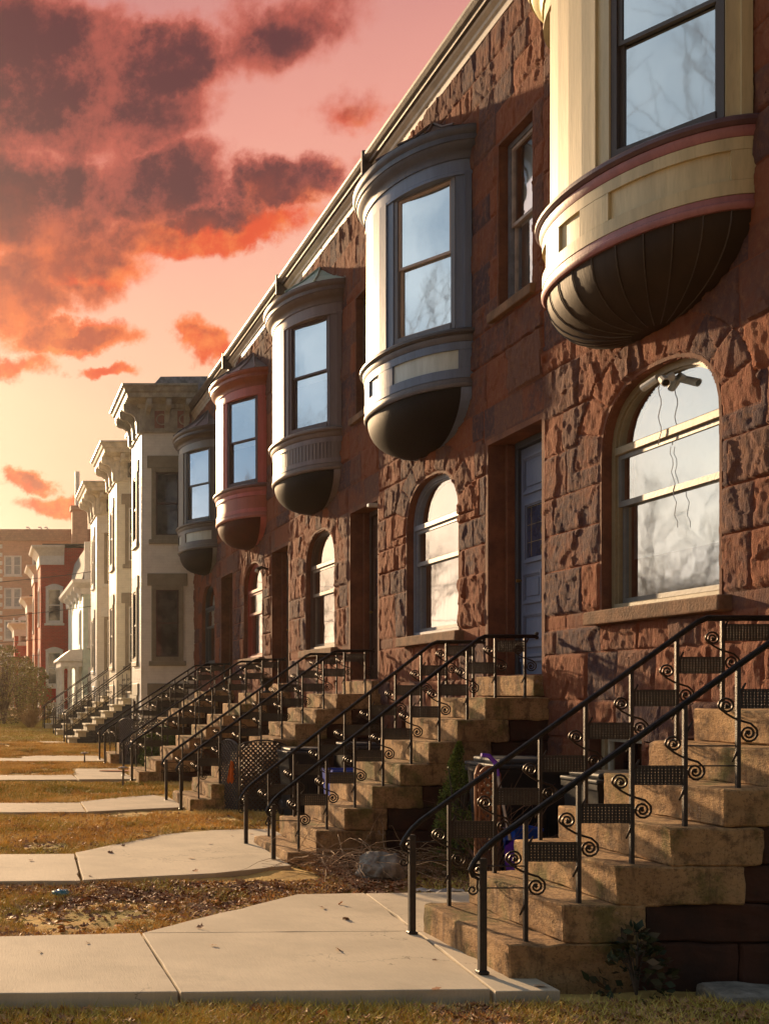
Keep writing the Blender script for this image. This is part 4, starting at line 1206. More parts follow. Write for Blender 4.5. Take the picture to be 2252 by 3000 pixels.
# twig heap
def twigs(name, label, cat, cx, cy, r_, n, L, h, seed, z0=0.0, m=M_TWIG, rad=.0035, upright=0.0):
    r = random.Random(seed); mb = MB()
    for i in range(n):
        a = r.uniform(0, 2 * PI); d = r_ * math.sqrt(r.random())
        x, y = cx + d * math.cos(a), cy + d * math.sin(a) * .6
        az = r.uniform(0, 2 * PI); el = r.uniform(.03, .7) if not upright else r.uniform(upright, 1.5)
        l = L * r.uniform(.5, 1.2); p = Vector((x, y, z0 + r.uniform(0, h))); path = [p]
        dirv = Vector((math.cos(az) * math.cos(el), math.sin(az) * math.cos(el), math.sin(el)))
        for s in range(6):
            dirv = (dirv + Vector((r.uniform(-.3, .3), r.uniform(-.3, .3), r.uniform(-.42, .10)))).normalized(); p = p + dirv * l / 6
            p.z = max(p.z, z0 + .005); path.append(p.copy())
        mb.tube(path, [rad * (1 - .12 * s) for s in range(7)], 4, False)
    return tag(mb.build(name, m), label, cat)
twigs('twig_heap', 'heap of dry pruned twigs around the boulder beside the second stoop', 'twigs', 3.35, 10.15, .62, 150, .75, .15, 4, .03)
twigs('dead_plants', 'low rust-brown dead plants under the evergreen shrub', 'plants', 4.1, 10.0, .6, 420, .22, .12, 9, .02, mat('rust_stems', (.20, .10, .03), .9), .0025, .5)

def leafy(name, label, cat, loc, prof, n, leaf, m, seed, wood=M_BRANCH, group=None, stems=8, shape='cone', gaps=.45):
    """shrub: stems + leaf-sized faces through an uneven volume; prof: radius as function of t"""
    t = thing(name, label, cat, loc, 0, group); r = random.Random(seed)
    H = prof['h']; mb = MB()
    for i in range(stems):
        a = r.uniform(0, 2 * PI); rr = prof['r'](.4) * .7 * r.random()
        mb.tube([(0, 0, 0), (rr * .4 * math.cos(a), rr * .4 * math.sin(a), H * .4), (rr * math.cos(a), rr * math.sin(a), H * r.uniform(.6, .92))], [.02 * H, .012 * H, .004], 5)
    mb.build('stems', wood, t)
    rs = np.random.default_rng(seed); V = []; cnt = 0
    while cnt < n:
        tt = rs.random(); a = rs.uniform(0, 2 * PI); R0 = prof['r'](tt) * (1 + .30 * mnoise.noise(Vector((math.cos(a) * 1.6, math.sin(a) * 1.6, tt * 5 + seed))))
        q = math.sqrt(rs.uniform(.12, 1)); p = Vector((R0 * q * math.cos(a), R0 * q * math.sin(a), tt * H))
        if mnoise.noise(p * (3.2 / max(.35, H * .5)) + Vector((seed, 0, 0))) < -gaps * .35 + (q - 1) * .1: cnt += .25; continue
        d = Vector((math.cos(a), math.sin(a), .5)).normalized() + Vector(rs.normal(0, .5, 3)); d.normalize()
        s = d.cross(Vector(rs.normal(0, 1, 3))).normalized(); L = leaf * rs.uniform(.6, 1.3)
        V += [p, p + s * L * .3 + d * L * .5, p + d * L, p - s * L * .3 + d * L * .5]; cnt += 1
    V = np.array([list(v) for v in V]); rnd = np.repeat(rs.random(len(V) // 4), 4)
    me = np_mesh('foliage', V, np.arange(len(V)).reshape(-1, 4), m, np.stack([rnd, rnd, rnd, rnd * 0 + 1], -1))
    link('foliage', me, t); return t
def foliage_mat(name, a, b_, c):
    m, g, b = newmat(name); at = g.node('ShaderNodeAttribute'); at.attribute_name = 'stone'
    g.put(b.inputs['Base Color'], g.ramp(g.sep(at.outputs['Color'])[0], [(0, a), (.5, b_), (1, c)])); b.inputs['Roughness'].default_value = .6
    b.inputs['Specular IOR Level'].default_value = .25; return m
leafy('evergreen_shrub', 'narrow pointed evergreen shrub between the second stoop and the bins', 'shrub', (4.28, 10.35, 0), dict(h=1.16, r=lambda t: .31 * (1 - t) ** .8 * (1 if t > .12 else .75) + .012), 11000, .022,
      foliage_mat('arborvitae', (.05, .075, .015), (.11, .15, .03), (.22, .25, .05)), 3)
leafy('boxwood_shrub', 'rounded green boxwood between the fourth and fifth stoops', 'shrub', (3.5, 22.9, .09), dict(h=.85, r=lambda t: .46 * math.sin(PI * (.18 + .8 * t)) ** .6 + .02), 9000, .035,
      foliage_mat('boxwood', (.03, .055, .012), (.07, .12, .02), (.14, .19, .035)), 6)

# bins
def bin_(label, x, y, w, h, col, z=0.0, rz=0, lid=None, key='k', d=None):
    t = thing('wheelie_bin', label, 'bin', (x, y, z), rz); d = d or w
    m = mat('binplastic_' + key, col, .45, var=.15, scale=6, bump=.15, bscale=60, spec=.2)
    mb = MB(); b0 = .80
    A = [(-w / 2 * b0, -d / 2 * b0, 0), (w / 2 * b0, -d / 2 * b0, 0), (w / 2 * b0, d / 2 * b0, 0), (-w / 2 * b0, d / 2 * b0, 0)]
    B = [(p[0] / b0, p[1] / b0, h * .9) for p in A]; R2 = [(p[0] * 1.05, p[1] * 1.05, h * .9) for p in B]; R3 = [(p[0], p[1], h * .94) for p in R2]; I = [(p[0] * .9, p[1] * .9, h * .94) for p in B]; J = [(p[0] * .9, p[1] * .9, .05) for p in A]
    mb.grid([A, B, R2, R3, I, J], True); mb.poly(A[::-1]); mb.poly(J)
    for xx in (-.2, 0, .2): mb.box(xx * w - .01, xx * w + .01, -d / 2 * .93, -d / 2 * .80, h * .2, h * .72, .004)
    mb.build('body', m, t)
    if lid:
        mb = MB(); mb.box(-w / 2 * 1.08, w / 2 * 1.08, -d / 2 * 1.1, d / 2 * 1.06, h * .945, h * .975, .01, 2); mb.box(-w / 2 * .9, w / 2 * .9, -d / 2 * .9, d / 2 * .9, h * .975, h * 1.02, .02, 2)
        mb.tube([(-w / 2 * .8, d / 2 * 1.12, h * .95), (w / 2 * .8, d / 2 * 1.12, h * .95)], .018, 6)
        mb.build('lid', mat('binlid_' + key, lid, .6, var=.15, scale=6, spec=.2), t)
        for s in (-1, 1):
            mb = MB(); mb.lathe([(.0, -.03), (.10, -.03), (.115, 0), (.10, .03), (0, .03)], 0, 0, 14)
            bmesh.ops.rotate(mb.bm, verts=mb.bm.verts[:], cent=(0, 0, 0), matrix=Matrix.Rotation(R(90), 3, 'Y')); bmesh.ops.translate(mb.bm, verts=mb.bm.verts[:], vec=(s * w / 2 * .8, d / 2, .115))
            mb.build('wheel', M_IRON, t)
    return t
bin_('black wheeled bin with a flat lid against the wall beside the evergreen shrub', 4.52, 9.75, .60, 1.04, (.02, .022, .026), lid=(.045, .05, .058), key='a')
bin_('black open bin below the basement window, behind the nearest stoop railing', 4.68, 8.55, .5, 1.0, (.018, .02, .022), lid=(.03, .034, .038), key='b')
bin_('blue recycling box beside the second stoop', 4.05, 12.9, .42, .78, (.01, .05, .40), .02, key='c')
bin_('small blue bin standing behind the purple snow shovel', 4.28, 9.15, .22, .55, (.01, .07, .42), .02, key='d')
bin_('black bin behind the lattice screen of the third stoop', 3.98, 14.4, .5, .88, (.02, .02, .022), .03, lid=(.06, .06, .07), key='e')
bin_('second black bin nearer the wall behind the lattice screen', 4.62, 14.2, .5, .95, (.022, .02, .022), .03, lid=(.05, .05, .06), key='f')
# purple shovel
t = thing('snow_shovel', 'purple-bladed snow shovel leaning by the bins behind the nearest stoop', 'shovel', (4.08, 8.95, .06))
a = Vector((.07, 0, .10)); b = Vector((-.07, .08, 1.0))
mb = MB(); mb.tube([a, b], .014, 8); mb.build('shaft', mat('grey_aluminium', (.35, .35, .38), .35, .8), t)
mb = MB(); mb.tube([b + (a - b) * .12, b, b + Vector((-.05, 0, .05)), b + Vector((-.11, 0, .06))], [.018, .019, .019, .014], 8); mb.build('grip', mat('purple_plastic', (.13, .03, .48), .35, var=.1), t)
mb = MB(); rows = []
for i in range(9):
    q = i / 8; wv = .09 + .05 * math.sin(q * PI * .7)
    rows.append([(a.x + .02 + k * wv, -.02 - .05 * (1 - k * k) * (1 - q) - .02, .04 + q * .36) for k in (-1, -.6, -.2, .2, .6, 1)])
mb.grid(rows); bmesh.ops.solidify(mb.bm, geom=mb.bm.faces[:], thickness=.006); mb.build('blade', MATS['purple_plastic'], t, True)

def lattice_panel(mb, O, U, W, H, step=.062, sw=.022, arch=.06, dz=0):
    """diagonal lattice in the plane O + u*U + z"""
    U = Vector(U).normalized(); N = Vector((-U.y, U.x, 0)); O = Vector(O)
    def top(u): return H - arch * ((2 * u / W - 1) ** 2)
    for sgn, off in ((1, .004), (-1, -.004)):
        c = -H if sgn > 0 else 0
        while c < W + H:
            # line u = c + sgn*z
            pts = []
            for i in range(41):
                z = H * i / 40; u = c + z if sgn > 0 else c - z
                if 0 <= u <= W and z <= top(u): pts.append((u, z))
            if len(pts) > 1:
                (u0, z0), (u1, z1) = pts[0], pts[-1]
                d = Vector((u1 - u0, z1 - z0)); 
                if d.length > .02:
                    d.normalize(); e = Vector((-d.y, d.x)) * sw / 2
                    q = [(u0 + e.x, z0 + e.y), (u1 + e.x, z1 + e.y), (u1 - e.x, z1 - e.y), (u0 - e.x, z0 - e.y)]
                    A = [mb.bm.verts.new(O + U * uu + N * (off - .004) + Vector((0, 0, zz))) for uu, zz in q]; B = [mb.bm.verts.new(O + U * uu + N * (off + .004) + Vector((0, 0, zz))) for uu, zz in q]
                    for f in ((A[0], A[1], A[2], A[3]), (B[3], B[2], B[1], B[0]), (A[0], B[0], B[1], A[1]), (A[2], B[2], B[3], A[3])): mb.bm.faces.new(f)
            c += step * (1 if sgn else 1)
    P = [(0, 0), (0, top(0))] + [(W * i / 12, top(W * i / 12)) for i in range(1, 12)] + [(W, top(W)), (W, 0), (0, 0)]
    mb.tube([O + U * u + Vector((0, 0, z)) for u, z in P], .013, 6)
def screen(label, O, W1, W2, a1, H, col, key, rough=.5):
    t = thing('lattice_screen', label, 'lattice screen', O); m = mat('lattice_' + key, col, rough, var=.2, bump=.1)
    mb = MB(); lattice_panel(mb, (0, 0, .0), (1, .0, 0), W2, H); mb.build('wide_panel', m, t)
    mb = MB(); lattice_panel(mb, (-.03, .0, .0), (-math.cos(a1), math.sin(a1), 0), W1, H); mb.build('folded_panel', m, t)
    return t
screen('dark brown plastic lattice screen standing in front of the third stoop', (3.33, 15.05, .03), .40, .60, R(66), .96, (.055, .04, .035), 'dark')
screen('farther dark lattice screen in front of the fifth stoop', (3.12, 24.1, .11), .40, .60, R(50), .97, (.06, .045, .04), 'dark2')
screen('rusty orange lattice trellis between the evergreen shrub and the bins', (3.98, 9.25, .03), .5, .16, R(120), .98, (.30, .12, .045), 'rust')
twigs('wicker_bundle', 'upright bundle of brown canes leaning beside the rusty trellis', 'cane bundle', 4.06, 9.2, .06, 60, .95, .02, 21, .03, mat('cane', (.16, .09, .06), .9), .004, 1.45)
# orange flag
mb = MB(); mb.grid([[(.0 + i * .012, -.01 * math.sin(i), .30 - .02 * i * .3), (-.03 + i * .018, .01 * math.sin(i * 2), .14 - .01 * (i % 3)), (-.05 + i * .022, 0, .02 - .03 * (i % 2))] for i in range(6)])
tag(mb.build('orange_rag', mat('orange_cloth', (.62, .14, .02), .8), None, False, (3.22, 15.12, .42)), 'small orange cloth hanging on the edge of the dark lattice screen', 'cloth')
# urn
t = thing('planter_urn', 'dark planter urn standing on the landing of the fourth stoop', 'urn', (4.93, 20.15, 1.62))
mb = MB(); mb.lathe([(0, 0), (.07, 0), (.07, .02), (.03, .05), (.03, .08), (.09, .13), (.12, .20), (.125, .23), (.15, .25), (.15, .265), (.12, .265), (.11, .22), (0, .2)], 0, 0, 18)
mb.build('bowl', mat('dark_cast_urn', (.04, .035, .03), .6), t, True)
# mat, path lights, small litter
mb = MB(); mb.lathe([(0, .012), (.40, .012), (.42, .006), (.42, 0), (0, 0)], 0, 0, 28); 
for v in mb.bm.verts: v.co.y *= .5
o = mb.build('orange_mat', mat('orange_coir', (.42, .15, .05), .95, var=.3, scale=12, bump=1, bscale=60), None, False, (P_(257, 22.6), 22.3, .098)); tag(o, 'oval orange mat lying on the walkway before the fourth stoop', 'mat')
def path_light(x, y, h, z, label):
    t = thing('path_light', label, 'garden light', (x, y, z), 0, 'solar path lights')
    mb = MB(); mb.tube([(0, 0, -.05), (0, 0, h)], [.02, .014], 8); mb.build('stake', mat('weathered_metal', (.16, .13, .10), .6, .3), t)
    mb = MB(); mb.lathe([(0, h), (.02, h), (.03, h + .02), (.085, h + .025), (.09, h + .035), (.05, h + .05), (0, h + .052)], 0, 0, 14); mb.build('cap', mat('light_cap', (.30, .30, .30), .35, .5), t, True)
path_light(P_(266, 19.2), 19.2, .27, .06, 'path light stake beside the orange mat, in front of the fourth stoop'); path_light(P_(183, 24.7), 24.7, .18, .11, 'farther path light stake near the fifth stoop')
mb = MB(); bmesh.ops.create_icosphere(mb.bm, subdivisions=3, radius=.07)
for v in mb.bm.verts: v.co = Vector((v.co.x, v.co.y * .7, v.co.z * .35)) * (1 + .4 * mnoise.noise(v.co * 25))
tag(mb.build('blue_litter', mat('blue_foil', (.05, .22, .32), .35), None, False, (P_(128, 9.35), 9.05, .03)), 'crumpled blue wrapper on the leafy lawn at the left', 'litter')
mb = MB(); mb.grid([[(i * .06, j * .05, .01 + .012 * math.sin(i * 1.7 + j * 2.1)) for j in range(4)] for i in range(7)])
tag(mb.build('paper_scrap', mat('grey_paper', (.42, .40, .38), .8), None, False, (3.42, 9.0, .03)), 'flat pale scrap lying among the leaves in front of the boulder', 'litter')
mb = MB(); mb.box(-.22, .22, -.16, .16, -.04, .06, .03, 2); mb.jitter(.02, 5, 3)
tag(mb.build('flat_stone', MATS['grey_field_stone'], None, True, (4.0, 5.98, .0)), 'flat grey stone at the foot of the nearest stoop', 'rock')
leafy('ivy_plant', 'dark trailing ivy at the foot of the nearest stoop', 'plant', (3.45, 6.08, .0), dict(h=.34, r=lambda t: .20 * (1 - t) + .03), 260, .06, foliage_mat('dark_ivy', (.02, .03, .015), (.04, .05, .02), (.09, .05, .03)), 12)

# ------------------------------------------------------------------ white brick houses beyond
def bracket(mb, ox, oy, nx, ny, z, w=.12, h=.75, d=.42):
    """console bracket, outward (nx,ny), bottom at z"""
    t = Vector((-ny, nx, 0)) * w / 2; n = Vector((nx, ny, 0)); O = Vector((ox, oy, z))
    pr = [(0, 0), (.07, 0), (.08, .10), (.09, .30), (.12, .42), (.22, .50), (.33, .52), (.40, .58), (.42, .66), (.42, .75), (0, .75)]
    A = [mb.bm.verts.new(O + n * u * d / .42 - t + Vector((0, 0, v * h / .75))) for u, v in pr]; B = [mb.bm.verts.new(O + n * u * d / .42 + t + Vector((0, 0, v * h / .75))) for u, v in pr]
    k = len(pr)
    for i in range(k): mb.bm.faces.new((A[i], A[(i + 1) % k], B[(i + 1) % k], B[i]))
    mb.bm.faces.new(A); mb.bm.faces.new(B[::-1])
def face_window(parent, face, u, z0, z1, w, st, lintel=True, arch=False):
    """window on a face: face=('y',ypos,sign) faces -Y, or ('x',xpos) faces -X ; u = centre"""
    def T(mb):
        if face[0] == 'x':
            bmesh.ops.transform(mb.bm, matrix=Matrix.Translation((face[1], u, 0)), verts=mb.bm.verts[:])
        else:
            bmesh.ops.transform(mb.bm, matrix=Matrix.Translation((u, face[1], 0)) @ Matrix.Rotation(R(90), 4, 'Z'), verts=mb.bm.verts[:])
        return mb
    a, b = -w / 2, w / 2
    F, S, L = st['frame'], st['sash'], st['stone']
    mb = MB(); ring(mb, rect_pts(a, b, z0, z1, .01), rect_pts(a, b, z0, z1, -.07), -.055, .03); ring(mb, rect_pts(a, b, z0, z1, -.07), rect_pts(a, b, z0, z1, -.10), -.035, .03)
    win = T(mb).build('window', F, parent)
    zm = (z0 + z1) / 2; mb = MB()
    for za, zb, o in ((zm - .02, z1 - .09, -.026), (z0 + .09, zm + .03, -.016)): ring(mb, rect_pts(a + .1, b - .1, za, zb), rect_pts(a + .1, b - .1, za, zb, -.04), o, .03)
    T(mb).build('sash', S, win)
    mb = MB(); mb.poly([(-.008, a + .1, z0 + .09), (-.008, b - .1, z0 + .09), (-.008, b - .1, z1 - .09), (-.008, a + .1, z1 - .09)]); T(mb).build('pane', st.get('pane', M_PANE), win)
    mb = MB(); mb.box(-.07, .02, a - .08, b + .08, z0 - .13, z0 - .012, .01); T(mb).build('window_sill', L, parent)
    if lintel:
        mb = MB()
        if arch:
            n = 10; P = [(a - .06 + (w + .12) * i / n, z1 + .02 + .16 * math.sin(PI * i / n)) for i in range(n + 1)]
            mb.prism(P + [(b + .06, z1 + .012), (a - .06, z1 + .012)][:2], 'x', -.045, .02)
        else: mb.box(-.045, .02, a - .12, b + .12, z1 + .012, z1 + .32, .006)
        T(mb).build('lintel', L, parent)
    return win
def pane_mat(name, c, c2, rf):
    m, g, b = newmat(name); nt = g.nt
    geo = g.node('ShaderNodeTexCoord')
    n = g.noise(geo.outputs['Object'], 2.2, 4, .6)
    g.put(b.inputs['Base Color'], g.mix(g.ss(n, .4, .6), c, c2)); b.inputs['Roughness'].default_value = .06; b.inputs['Specular IOR Level'].default_value = rf
    b.inputs['Metallic'].default_value = .15
    return m
M_PANE = pane_mat('old_dark_pane', (.025, .03, .035), (.09, .10, .10), .7)
M_PANEW = pane_mat('pale_blinds_pane', (.40, .42, .42), (.30, .32, .33), .8)
TAUPE = mat('taupe_trim_paint', (.27, .25, .19), .55, var=.12)
TAUPE2 = mat('pale_taupe_trim_paint', (.36, .30, .23), .55, var=.12)  # lighter taupe for the cream and grey painted houses
WHITEP = mat('white_trim_paint', (.80, .78, .74), .4, var=.08)
def painted_house(label, y0, y1, xb, yb, top, wallm, trim, stone, frame, sash, rose, key, dy=.0):
    h = thing('painted_brick_house', label, 'house', (0, y0, 0), 0, 'painted brick houses with bracketed cornices')
    W = y1 - y0; B = yb - y0
    mb = MB(); mb.box(5.3, 12, 0, W, -.3, top + .3); mb.box(xb, 5.3, 0.0, B, -.3, top + .3); mb.build('wall', wallm, h)
    path = [(5.3, W + .0), (5.3, B)] ; 
    plan = [(5.29, 0.0), (xb, 0.0), (xb, B), (5.28, B)]
    z = top
    mb = MB()
    prof = [(0.005, z), (.05, z), (.06, z + .05), (.03, z + .06), (.03, z + .62), (.08, z + .64), (.10, z + .72), (.34, z + .80), (.40, z + .82), (.42, z + .92), (.47, z + .96), (.50, z + 1.05), (.55, z + 1.08), (.55, z + 1.13), (0.005, z + 1.17)]
    mb.sweep(plan, prof); mb.sweep([(5.3, B + .02), (5.3, W)], prof); 
    c = mb.build('cornice', trim, h)
    spots = [(xb + u - .05, -.035, 0, -1) for u in np.linspace(.2, 5.3 - xb - .18, 3)] + [(xb - .035, v, -1, 0) for v in (.12, B * .5, B - .12)] + [(5.265, v, -1, 0) for v in np.linspace(B + .5, W - .2, 4)]
    for q in spots: mb = MB(); bracket(mb, *q, z + .02); mb.build('bracket', trim, c)
    mb = MB()
    for u in np.arange(.1, 5.3 - xb, .11): mb.box(xb + u, xb + u + .055, -.12, -.03, z + .62, z + .72)
    for v in np.arange(.05, W, .11):
        x = xb if v < B else 5.3
        mb.box(x - .12, x - .03, v, v + .055, z + .62, z + .72)
    mb.build('dentils', trim, c)
    for k in range(2):
        u = .34 + k * .58
        mb = MB(); mb.box(xb + u - .0, xb + u + .36, -.042, -.03, z + .12, z + .56); mb.build('frieze_panel', rose, c)
    for k in range(2):
        mb = MB(); u = .52 + k * .58; mb.tube([(xb + u + .13 * math.cos(i * PI / 8), -.05, z + .34 + .13 * math.sin(i * PI / 8)) for i in range(17)], .018, 6); mb.build('frieze_ring', trim, c)
    # roof slope above the cornice
    mb = MB(); mb.prism([(xb + .25, z + 1.16), (xb + .5, z + 1.45), (12, z + 1.5), (12, z + 1.1), (xb + .25, z + 1.1)], 'y', .02, W - .02); mb.build('roof', mat('zinc_roof', (.30, .31, .34), .45, .5, var=.3), h)
    # windows on the side of the bay (facing the camera) and on the front
    st = dict(frame=frame, sash=sash, stone=stone)
    uc = (xb + 5.3) / 2 + .10
    for (a, b) in ((5.55, 7.35), (2.45, 4.35), (.55, 1.55)):
        face_window(h, ('y', 0.0), uc - .12, a, b, .78, st)
        face_window(h, ('x', xb), B / 2, a, b, .8, st)
        face_window(h, ('x', 5.3), B + (W - B) * .68, a, b, .9, st)
    mb = MB(); mb.box(5.22, 5.32, B + .35, B + 1.45, 1.8, 4.2, .01); mb.build('door', mat('dark_green_door', (.06, .05, .04), .5), h)
    return h
W1 = brick_mat('grey_white_painted_brick', (.80, .80, .74), (.77, .77, .71), (.70, .70, .64), bump=.25, rough=.32, ms=.004)
W2 = brick_mat('cream_painted_brick', (.84, .78, .64), (.80, .74, .60), (.72, .67, .54), bump=.25, rough=.32, ms=.004)
W3 = brick_mat('grey_painted_brick', (.80, .76, .70), (.76, .72, .66), (.68, .64, .58), bump=.25, rough=.32, ms=.004)
ROSE = mat('rose_frieze', (.30, .15, .13), .6); GREYF = mat('grey_frieze', (.20, .18, .16), .6)
DSASH = mat('dark_maroon_sash', (.06, .035, .035), .5)
CORN_D = mat('olive_grey_cornice', (.40, .39, .33), .45, var=.25, scale=5, bump=.2)
CORN_M = mat('beige_cornice', (.74, .67, .55), .4, var=.2, scale=5, bump=.2)
painted_house('white painted brick house beside the last brownstone, with dark bracketed cornice and rose frieze', 29.16, 34.7, 3.93, 31.0, 8.25, W1, CORN_D, TAUPE, TAUPE, DSASH, ROSE, 'e')
painted_house('cream painted brick house with beige bracketed cornice, second of the painted row', 34.72, 40.9, 3.93, 36.8, 8.05, W2, CORN_M, TAUPE2, TAUPE2, WHITEP, GREYF, 'f')
painted_house('grey painted brick house with white window stones, third of the painted row', 40.92, 46.3, 3.93, 43.2, 8.0, W3, CORN_M, WHITEP, TAUPE2, WHITEP, GREYF, 'g')

def slim_stoop(label, y0, y1, X1, n, X8, Z8, gz):
    t = thing('painted_stoop', label, 'front steps', (0, 0, 0), 0, 'dark-sided painted stoops')
    xs = [X1 + (X8 - X1) * i / (n - 1) for i in range(n)]; ri = (Z8 - gz) / n; zs = [gz + ri * (i + 1) for i in range(n)]
    st = mat('cream_stone_tread', (.52, .45, .33), .8, var=.2, bump=.4); dk = brick_mat('charcoal_painted_brick', (.05, .05, .055), (.04, .04, .045), (.03, .03, .03))
    tr = xs[1] - xs[0]
    for i in range(n):
        mb = MB(); e = xs[i] + tr + .06 if i < n - 1 else 5.29
        mb.box(xs[i] - .05, e - .008, y0 - .05, y1 + .05, zs[i] - .05, zs[i], .01, 1); mb.box(xs[i], xs[i] + .03, y0 + .02, y1 - .02, zs[i] - ri, zs[i] - .052)
        mb.box(xs[i] + .0, xs[i] + tr * .9, y0 - .012, y0 + .05, zs[i] - ri + .002, zs[i] - .052)
        mb.build('step', st, t)
    P = [(xs[0], gz - .1)] + [q for i in range(n) for q in ((xs[i] + .012, zs[i] - .054), (xs[i + 1] + .012 if i < n - 1 else 5.28, zs[i] - .054))] + [(5.28, gz - .1)]
    mb = MB(); mb.prism(P, 'y', y0, y1); mb.build('side_wall', dk, t)
    sl = (zs[-1] - zs[0]) / (xs[-1] - xs[0])
    for y in (y0 + .05, y1 - .05):
        mb = MB(); x0 = xs[0] - .08
        mb.tube([(x0 - .03, y, zs[0] + .62), (x0 + .02, y, zs[0] + .70), (xs[-1], y, zs[-1] + .74), (5.2, y, zs[-1] + .74)], .018, 6)
        mb.tube([(x0 + .02, y, zs[0] + .14), (xs[-1], y, zs[-1] + .18), (5.2, y, zs[-1] + .18)], .010, 5)
        rl = mb.build('railing', M_IRONW, t)
        for i in range(n):
            X = xs[i] + .12; mb = MB(); mb.box(X - .01, X + .01, y - .01, y + .01, zs[i], zs[i] + .70); mb.build('post', M_IRON, rl)
            if i % 2 == 0:
                mb = MB()
                for s in (-1, 1): mb.tube([(X + s * (.05 + .045 * (1 - .8 * q / 12) * math.cos(q * .9)), y, zs[i] + .45 + s * .08 + .045 * (1 - .8 * q / 12) * math.sin(q * .9)) for q in range(13)], .006, 4)
                mb.build('scroll', M_SCROLL, rl)
        mb = MB(); mb.box(x0, x0 + .04, y - .02, y + .02, gz - .05, zs[0] + .68); mb.lathe([(0, -.04), (.03, -.02), (.04, 0), (.03, .02), (0, .04)], 0, 0, 8)
        bmesh.ops.translate(mb.bm, verts=mb.bm.verts[-40:], vec=(x0 + .02, y, zs[0] + .70)); mb.build('newel_post', M_IRON, rl)
    return t
slim_stoop('stoop with charcoal side wall and cream treads in front of the white painted brick house', 33.0, 34.2, 2.37, 10, 4.7, 2.05, .17)
slim_stoop('stoop with charcoal side wall in front of the cream painted brick house', 38.5, 39.7, 2.37, 10, 4.7, 2.1, .21)
slim_stoop('farthest stoop, in front of the grey painted brick house', 44.4, 45.6, 2.3, 10, 4.7, 2.1, .25)
tag(twigs('bare_bush', 'small bare bush beside the charcoal stoop wall', 'bush', 3.5, 32.6, .3, 50, .8, .02, 31, .17, M_BRANCH, .005, .9))

# mint clapboard house with mansard roof and columned porch
def siding(name, c):
    m, g, b = newmat(name); tc = g.node('ShaderNodeTexCoord'); x, y, z = g.sep(tc.outputs['Object'])[:3]
    fr = g.m('FRACT', g.m('MULTIPLY', z, 1 / .16))
    n = g.noise(tc.outputs['Object'], 3, 5)
    g.put(b.inputs['Base Color'], g.mix(g.ss(n, .3, .7), vcol(c, .85), c)); b.inputs['Roughness'].default_value = .6
    bp = g.node('ShaderNodeBump'); bp.inputs['Distance'].default_value = .03; bp.inputs['Strength'].default_value = 1.0
    g.put(bp.inputs['Height'], g.m('SUBTRACT', 1.0, fr)); g.put(b.inputs['Normal'], bp.outputs[0]); return m
h = thing('clapboard_house', 'pale mint clapboard house with scalloped mansard roof and columned porch', 'house', (0, 47.0, 0))
MINT = siding('mint_clapboard', (.62, .72, .62))
mb = MB(); mb.box(3.95, 12, 0, 8.5, -.2, 6.0); mb.build('wall', MINT, h)
mb = MB(); mb.prism([(3.9, 6.25), (4.25, 7.9), (4.45, 8.15), (12, 8.3), (12, 6.25)], 'y', .0, 8.5)
mb.build('mansard_roof', brick_mat('scalloped_slate', (.30, .28, .24), (.22, .21, .19), (.12, .12, .11), .22, .16, bump=1, ms=.012), h)
mb = MB(); mb.box(4.0, 4.9, -.10, -.002, 6.25, 7.85, .01)
mb.build('gable_board', WHITEP, h)
mb = MB(); mb.sweep([(5.4, 0), (3.9, 0), (3.9, 8.5)], [(.0, 5.7), (.05, 5.7), (.08, 5.95), (.30, 6.05), (.40, 6.15), (.42, 6.28), (0, 6.3)])
for v in (.15, 2, 4, 6): bracket(mb, 3.87, v, -1, 0, 5.3, .12, .7, .3)
mb.build('eaves_cornice', WHITEP, h)
st = dict(frame=WHITEP, sash=WHITEP, stone=WHITEP)
for a, b in ((3.6, 5.1), (1.2, 2.7)): face_window(h, ('y', 0.0), 4.55, a, b, .75, st, lintel=False); face_window(h, ('x', 3.95), 1.2, a, b, .8, st, lintel=False)
por = MB(); por.box(3.05, 3.95, .2, 3.4, 2.72, 2.95, .01); por.box(2.95, 3.95, .1, 3.5, 2.95, 3.03, .01); por.prism([(2.95, 3.03), (3.95, 3.03), (3.95, 3.45), (3.45, 3.42)], 'y', .1, 3.5)
por = por.build('porch', WHITEP, h)
for x, y in ((3.12, .3), (3.42, .3), (3.72, .3), (3.12, 1.8), (3.12, 3.3)):
    mb = MB(); mb.lathe([(.10, .25), (.10, .32), (.085, .36), (.075, 2.55), (.09, 2.6), (.11, 2.66), (.11, 2.72)], x, y, 14); mb.build('column', WHITEP, por, True)
mb = MB(); mb.box(3.0, 3.95, .1, 3.5, .1, .27); mb.build('porch_floor', mat('grey_deck', (.25, .24, .22), .8), por)

